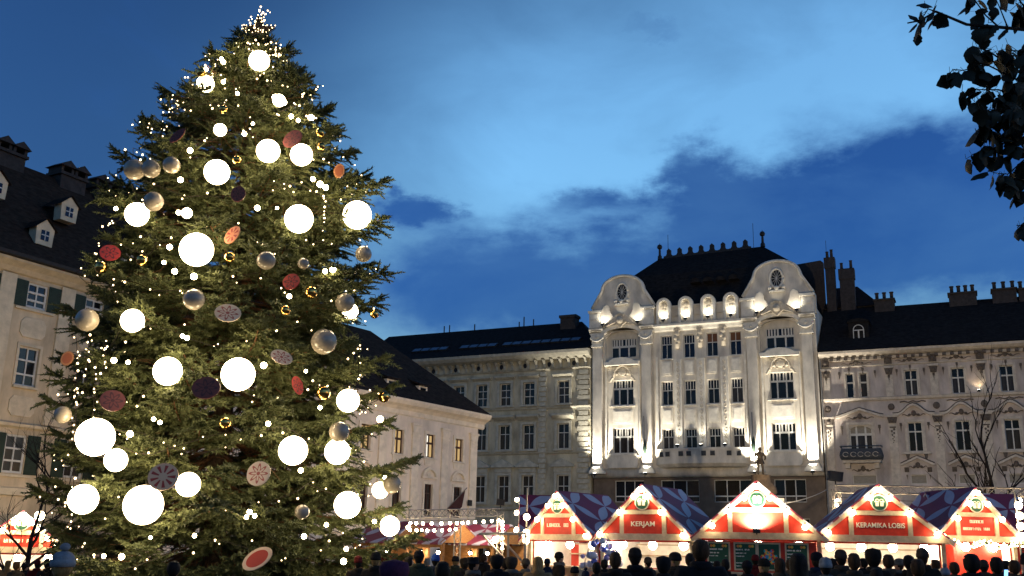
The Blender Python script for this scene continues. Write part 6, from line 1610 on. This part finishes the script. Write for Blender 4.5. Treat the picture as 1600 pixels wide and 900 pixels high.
p = at(95, 860, 33); bare_tree((p.x - 1.0, p.y, gz(p.x, p.y)), 5.6, 'small leafless tree before the shuttered house at the left of the spruce', 9, .55)

# ================================================================== overhanging broadleaf branch, upper right
def leafy():
    Y0 = 5.2
    root = at(1790, 330, Y0)
    t = thing('broadleaf_tree', 'dark broad-leaved tree whose leafy branches hang into the upper right corner', 'tree', (root.x + .6, root.y, 0))
    o = Vector(t.location); r2 = random.Random(17)
    part(t, 'trunk', 'dark_bark', lambda q: q.tube([(0, 0, -.1), (.02, 0, 1.5), (-.05, 0, 3.2), (0, .05, 5.2)], [.13, .11, .09, .06], 10), True)
    twigs = MB(); spots = []
    def br(pts, rad, nleaf, spread=.06, dens=1.0):
        P = [at(x, y, Y0 + dy) - o for x, y, dy in pts]
        twigs.tube(P, [rad * (1 - .7 * i / (len(P) - 1)) for i in range(len(P))], 5, False)
        for k in range(nleaf):
            f = (len(P) - 1) * (k + r2.random()) / nleaf; i = min(int(f), len(P) - 2)
            a = P[i].lerp(P[i + 1], f - i); d = Vector((r2.gauss(0, 1), r2.gauss(0, 1), r2.gauss(-.3, .8))).normalized()
            e = a + d * r2.uniform(.02, spread)
            twigs.tube([a, e], [.0022, .0016], 3, False); spots.append(e)
    br([(1760, 130, .3), (1640, 50, .2), (1560, 42, .1), (1510, 38, .1), (1462, 18, 0), (1438, 32, 0), (1418, 36, 0)], .014, 7)
    br([(1462, 18, 0), (1450, 14, 0), (1440, 30, 0), (1436, 48, 0)], .005, 9, .05)
    br([(1560, 42, .1), (1540, 24, .1), (1520, -4, .1), (1512, -30, .1)], .006, 9, .05)
    br([(1575, 44, .1), (1562, 12, .1), (1548, -20, .1)], .005, 3, .05)
    br([(1640, 50, .2), (1600, 10, .2), (1570, -30, .2)], .008, 24, .1)
    br([(1760, 180, .3), (1660, 130, .2), (1590, 110, .15), (1545, 80, .1), (1520, 72, .1)], .010, 33, .09)
    br([(1660, 130, .2), (1590, 125, .1), (1540, 100, .1), (1505, 110, .1), (1488, 108, .1)], .007, 21, .06)
    br([(1620, 160, .2), (1560, 140, .1), (1525, 140, .1), (1508, 152, .1)], .006, 21, .07)
    br([(1760, 260, .3), (1650, 215, .2), (1590, 195, .1), (1545, 200, .1), (1530, 205, .1)], .010, 39, .09)
    br([(1650, 215, .2), (1590, 215, .1), (1550, 232, .1), (1522, 240, .1)], .006, 30, .07)
    br([(1650, 240, .2), (1600, 250, .1), (1575, 272, .1), (1552, 270, .1)], .006, 24, .06)
    br([(1650, 190, .1), (1600, 175, .0), (1570, 170, .0), (1535, 172, .0)], .006, 30, .08)
    br([(1700, 260, .2), (1630, 270, .1), (1600, 285, .1), (1575, 300, .1)], .006, 21, .06)
    br([(1700, 330, .2), (1630, 345, .1), (1605, 352, .1), (1588, 352, .1)], .006, 10, .04)
    br([(1700, 80, .3), (1640, 90, .2), (1600, 80, .2), (1575, 78, .1)], .007, 36, .11)
    br([(1680, 60, .2), (1620, 100, .2), (1590, 130, .1), (1575, 160, .1), (1585, 230, .1)], .007, 54, .12)
    br([(1720, 200, .4), (1660, 170, .3), (1610, 150, .3), (1575, 150, .3)], .007, 45, .13)
    part(t, 'limb', 'dark_bark', lambda q: [q.tube([(0, 0, z0), (-.3, -.02, z0 + .1), tuple(at(x, y, Y0 + .3) - o)], [.05, .035, .014], 6) for x, y, z0 in ((1760, 130, 3.5), (1760, 180, 3.2), (1760, 260, 2.8), (1700, 330, 2.6))])
    twigs.build('twigs', 'dark_bark', t)
    mat('night_leaf', (0.030, 0.026, 0.014), 0.6, 0.5, 20, col2=(0.016, 0.018, 0.010))
    ms = []
    for k in range(5):
        q = MB(); n = 7; r3 = random.Random(k)
        cols_ = []
        for i in range(n + 1):
            u = i / n; w = .42 * math.sin(math.pi * u ** .8) ** .8 * (1 + r3.uniform(-.18, .18)) if 0 < i < n else 0.01
            zc = -.28 * (u - .3) ** 2 * (1 + .5 * k)
            cols_.append(((u, -w, zc - .30 * w), (u, 0, zc), (u, w, zc - .34 * w * (1 + .3 * r3.random()))))
        for c in cols_: q.v.extend(c)
        for i in range(n):
            a = 3 * i
            for b_ in (0, 1): q.f.append((a + b_, a + b_ + 1, a + b_ + 4, a + b_ + 3)); q.m.append(0)
        q.tube([(-.35, 0, .05), (0, 0, 0)], .015, 3, False)
        ms.append(q.mesh('leaf', 'night_leaf', True))
    r2.shuffle(spots); spots_ = spots[:298]
    rest = MB()
    for i, s_ in enumerate(spots[298:]):
        k = r2.uniform(.07, .12); m3 = Euler((r2.uniform(-1.2, 1.2), r2.uniform(.2, 1.5), r2.uniform(0, 6.28))).to_matrix()
        src = ms[i % 5]; rest.add([m3 @ (v.co * k) + s_ for v in src.vertices], [tuple(p_.vertices) for p_ in src.polygons])
    if rest.v: rest.build('leaf_mass', 'night_leaf', t, True)['kind'] = 'stuff'
    for i, s in enumerate(spots_):
        k = r2.uniform(.07, .125)
        link('leaf', ms[i % 5], t, s, (r2.uniform(-1.2, 1.2), r2.uniform(.2, 1.5), r2.uniform(0, 6.28)), (k, k * r2.uniform(.8, 1.1), k))
leafy()

# ================================================================== people
# (photo x of the head, photo y of its top, distance, look, ...)
def pp(px, py, Y, label, **k):
    Y = Y * 1.4 if Y < 12.8 else Y * 1.2 if Y < 16 else Y
    t = at(px, py, Y); person(t.x, Y, t.z, label, **k)
# near row, dark against the lights
pp(102, 848, 6.2, 'person in a grey-blue pompom hat at the bottom left before the tree', hw='pompom_hat', hwm='coat_l', coat='b', face_az=-38, wide=1.2)
pp(273, 876, 8.8, 'person with dark short hair at the foot of the tree, only the head showing', hw='hair', coat='a')
pp(617, 874, 6.4, 'person in a purple hooded coat in front, right of the tree', hw='hood', hwm='coat_f', coat='f', wide=1.2)
pp(692, 877, 7.9, 'person with wide dark hair right of the purple hood', hw='hair', coat='b', wide=1.08)
pp(588, 862, 11.5, 'person in a dark knit cap at the right foot of the tree', hw='beanie', hwm='coat_b', coat='b', face_az=20)
pp(655, 859, 12.5, 'person in a black cap and dark coat, seen from behind near the purple hood', hw='beanie', hwm='coat_a', coat='g')
pp(681, 865, 15.5, 'person in a bright blue knit hat before the brown huts', hw='beanie', hwm='coat_j', coat='d')
pp(740, 870, 13.0, 'person in a black brimmed hat turned sideways, with pale scarf', hw='brimmed_hat', hwm='coat_a', coat='b', face_az=65, scarf='coat_h')
pp(776, 866, 14.0, 'person in a dark hood left of the slanting hatch', hw='hood', hwm='coat_a', coat='a', face_az=-30)
pp(800, 869, 12.5, 'person in a brown fur-trimmed hood in front of the hatch', hw='hood', hwm='coat_c', coat='c', face_az=25, scarf='coat_h')
pp(841, 869, 16.5, 'person with long blond hair before the small red hut', hw='long_hair', hwm='hair_blond', coat='k', face_az=10)
pp(874, 862, 22.0, 'person in dark cap and coat standing sideways before the glass ornaments', hw='beanie', hwm='coat_b', coat='b', face_az=75, pose='down', scarf='coat_h')
pp(898, 884, 17.0, 'child in a dark hat below the glass ornaments, left one', hw='beanie', hwm='coat_a', coat='a')
pp(915, 886, 17.5, 'child in a dark hat below the glass ornaments, right one', hw='pompom_hat', hwm='coat_d', coat='d')
pp(932, 878, 14.0, 'person with flat dark hair right of the glass ornaments', hw='hair', coat='a')
pp(961, 862, 9.8, 'person with round dark hair left under the KERJAM hut', hw='hair', hwm='hair_brown', coat='b')
pp(992, 855, 10.2, 'taller person in a dark hat under the KERJAM sign', hw='beanie', hwm='coat_b', coat='a')
pp(1036, 868, 10.0, 'person in a pointed dark hood right below the KERJAM hut', hw='hood', hwm='coat_a', coat='a')
pp(1054, 862, 13.5, 'person in dark cap turned left below the KERJAM hut', hw='beanie', hwm='coat_a', coat='b', face_az=-60)
pp(1078, 864, 14.0, 'person with dark hair between the KERJAM hut and the tall man', hw='hair', coat='a', face_az=20)
pp(1094, 843, 8.4, 'tallest dark figure, standing left before the centre hut', hw='hair', hwm='hair_brown', coat='a', wide=1.05)
pp(1133, 873, 15.0, 'person with dark hair right behind the tallest figure', hw='hair', coat='b')
pp(1167, 875, 11.8, 'person with round dark head before the left menu board', hw='beanie', hwm='coat_a', coat='a')
pp(1193, 872, 12.8, 'person in a dark peaked cap before the colourful poster', hw='peaked_cap', hwm='coat_b', coat='b', face_az=-40)
pp(1217, 872, 13.2, 'person with long light brown hair before the colourful poster', hw='long_hair', hwm='hair_brown', coat='e', face_az=-25)
pp(1246, 864, 7.2, 'person with big dark bobbed hair right in front of the centre hut', hw='long_hair', hwm='hair_black', coat='a', wide=1.1)
pp(1276, 862, 13.0, 'person in a dark peaked cap right of the bobbed hair', hw='peaked_cap', hwm='coat_a', coat='d', face_az=60)
pp(1289, 870, 9.5, 'person in a pale grey knit hat right of the centre hut', hw='beanie', hwm='coat_l', coat='h')
pp(1313, 858, 11.5, 'person in a brown hat left below the KERAMIKA hut', hw='beanie', hwm='coat_c', coat='c')
pp(1333, 864, 10.0, 'person with brown hair left below the KERAMIKA hut, nearer one', hw='hair', hwm='hair_brown', coat='c')
pp(1363, 856, 10.5, 'person in a dark pointed hood before the bright KERAMIKA counter', hw='hood', hwm='coat_b', coat='b')
pp(1387, 866, 14.0, 'person with pinned-up brown hair before the bright KERAMIKA counter', hw='hair', hwm='hair_brown', coat='e')
pp(1420, 867, 16.0, 'person with short hair far back before the KERAMIKA counter', hw='hair', coat='b', face_az=40)
pp(1440, 855, 11.0, 'tall person in a brown wool cap at the right end of the KERAMIKA hut', hw='beanie', hwm='coat_c', coat='b')
pp(1432, 873, 9.0, 'person with brown curly hair before the tall wool cap', hw='hair', hwm='hair_brown', coat='a', wide=1.06)
pp(1368, 887, 8.2, 'person with dark hair low in front of the KERAMIKA hut', hw='hair', coat='a')
pp(1475, 880, 12.0, 'child in a pale knit hat between the two right huts', hw='pompom_hat', hwm='coat_l', coat='h')
pp(1490, 878, 12.6, 'person with light brown hair before the lit garland', hw='hair', hwm='hair_brown', coat='e')
pp(1516, 865, 9.0, 'person with large dark hair before the lit garland', hw='hair', hwm='hair_black', coat='a', wide=1.08)
pp(1555, 870, 10.0, 'person with dark hair right of the garland, near the right edge', hw='hair', hwm='hair_black', coat='b')
pp(1583, 875, 11.5, 'person with brown hair at the right edge, seen from behind', hw='hair', hwm='hair_brown', coat='c', face_az=-15)
pp(1606, 862, 8.4, 'person holding up a phone with a blue screen at the right edge', hw='beanie', hwm='coat_a', coat='a', pose='phone', face_az=-20)
# far left and further back
back = [(12, 884, 22, 'k', 'long_hair', 'hair_blond'), (40, 879, 24, 'b', 'beanie', 'coat_b'), (58, 884, 21, 'i', 'beanie', 'coat_i'), (75, 888, 20, 'a', 'hood', 'coat_a'), (26, 888, 19, 'c', 'hair', 'hair_brown'),
        (640, 870, 19, 'd', 'hair', 'hair_black'), (712, 868, 22, 'g', 'beanie', 'coat_a'), (726, 871, 20, 'a', 'hood', 'coat_b'), (757, 865, 25, 'b', 'hair', 'hair_brown'), (789, 872, 18, 'c', 'hair', 'hair_black'), (822, 872, 20, 'h', 'beanie', 'coat_e'),
        (560, 868, 18, 'b', 'beanie', 'coat_i'), (603, 866, 20, 'i', 'hood', 'coat_i'), (667, 872, 24, 'b', 'hair', 'hair_grey'), (855, 872, 24, 'd', 'beanie', 'coat_d'), (945, 874, 21, 'a', 'hair', 'hair_black'), (1012, 870, 22, 'c', 'beanie', 'coat_c'), (1120, 876, 21, 'b', 'hair', 'hair_black'), (1180, 866, 23, 'i', 'beanie', 'coat_i'), (1233, 874, 20, 'e', 'hair', 'hair_brown'), (1300, 872, 20, 'b', 'hood', 'coat_b'), (1348, 872, 22, 'a', 'hair', 'hair_black'), (1404, 872, 20, 'h', 'beanie', 'coat_h'), (1460, 874, 20, 'b', 'hair', 'hair_brown'), (1536, 874, 19, 'c', 'beanie', 'coat_c'), (1570, 876, 21, 'd', 'hair', 'hair_black')]
near = {12: 'at the left edge below the overlit hut', 26: 'in front of the blond head at the left edge', 40: 'before the counter of the overlit left hut', 58: 'right of the counter of the overlit left hut', 75: 'beside the pompom hat at the left'}
words = {'long_hair': 'long hair', 'beanie': 'knit cap', 'hood': 'raised hood', 'hair': 'bare hair'}
colw = {'hair_blond': 'blond', 'hair_brown': 'brown', 'hair_black': 'black', 'hair_grey': 'grey', 'coat_a': 'black', 'coat_b': 'dark brown', 'coat_c': 'brown', 'coat_d': 'navy', 'coat_e': 'tan', 'coat_h': 'grey', 'coat_i': 'dark red'}
spots2 = {640: 'before the brown huts left of the blue hat', 712: 'between the blue hat and the brimmed hat', 726: 'just left of the brimmed hat', 757: 'before the rightmost brown hut', 789: 'just before the slanting hatch', 822: 'right of the slanting hatch', 560: 'under the lowest right branches of the tree', 603: 'between the tree and the purple hood', 667: 'far back before the second brown hut', 855: 'between the blond hair and the sideways figure', 945: 'behind the round dark hair near the KERJAM hut', 1012: 'far back at the KERJAM counter', 1120: 'far back left of the centre hut', 1180: 'far back before the colourful poster', 1233: 'far back right of the poster', 1300: 'in the gap between the centre and KERAMIKA huts', 1348: 'far back at the left of the KERAMIKA counter', 1404: 'far back in the middle of the KERAMIKA counter', 1460: 'in the gap right of the KERAMIKA hut', 1536: 'far back under the garland', 1570: 'far back under the starred roof at the right'}
for i, (px, py, Y, c, h, m_) in enumerate(back):
    w = near.get(px) or spots2[px]
    pp(px, py, Y, 'person with %s %s %s' % (colw[m_], words[h], w), hw=h, hwm=m_, coat=c, face_az=random.uniform(-60, 60), pose=('pocket', 'hold', 'down')[i % 3])
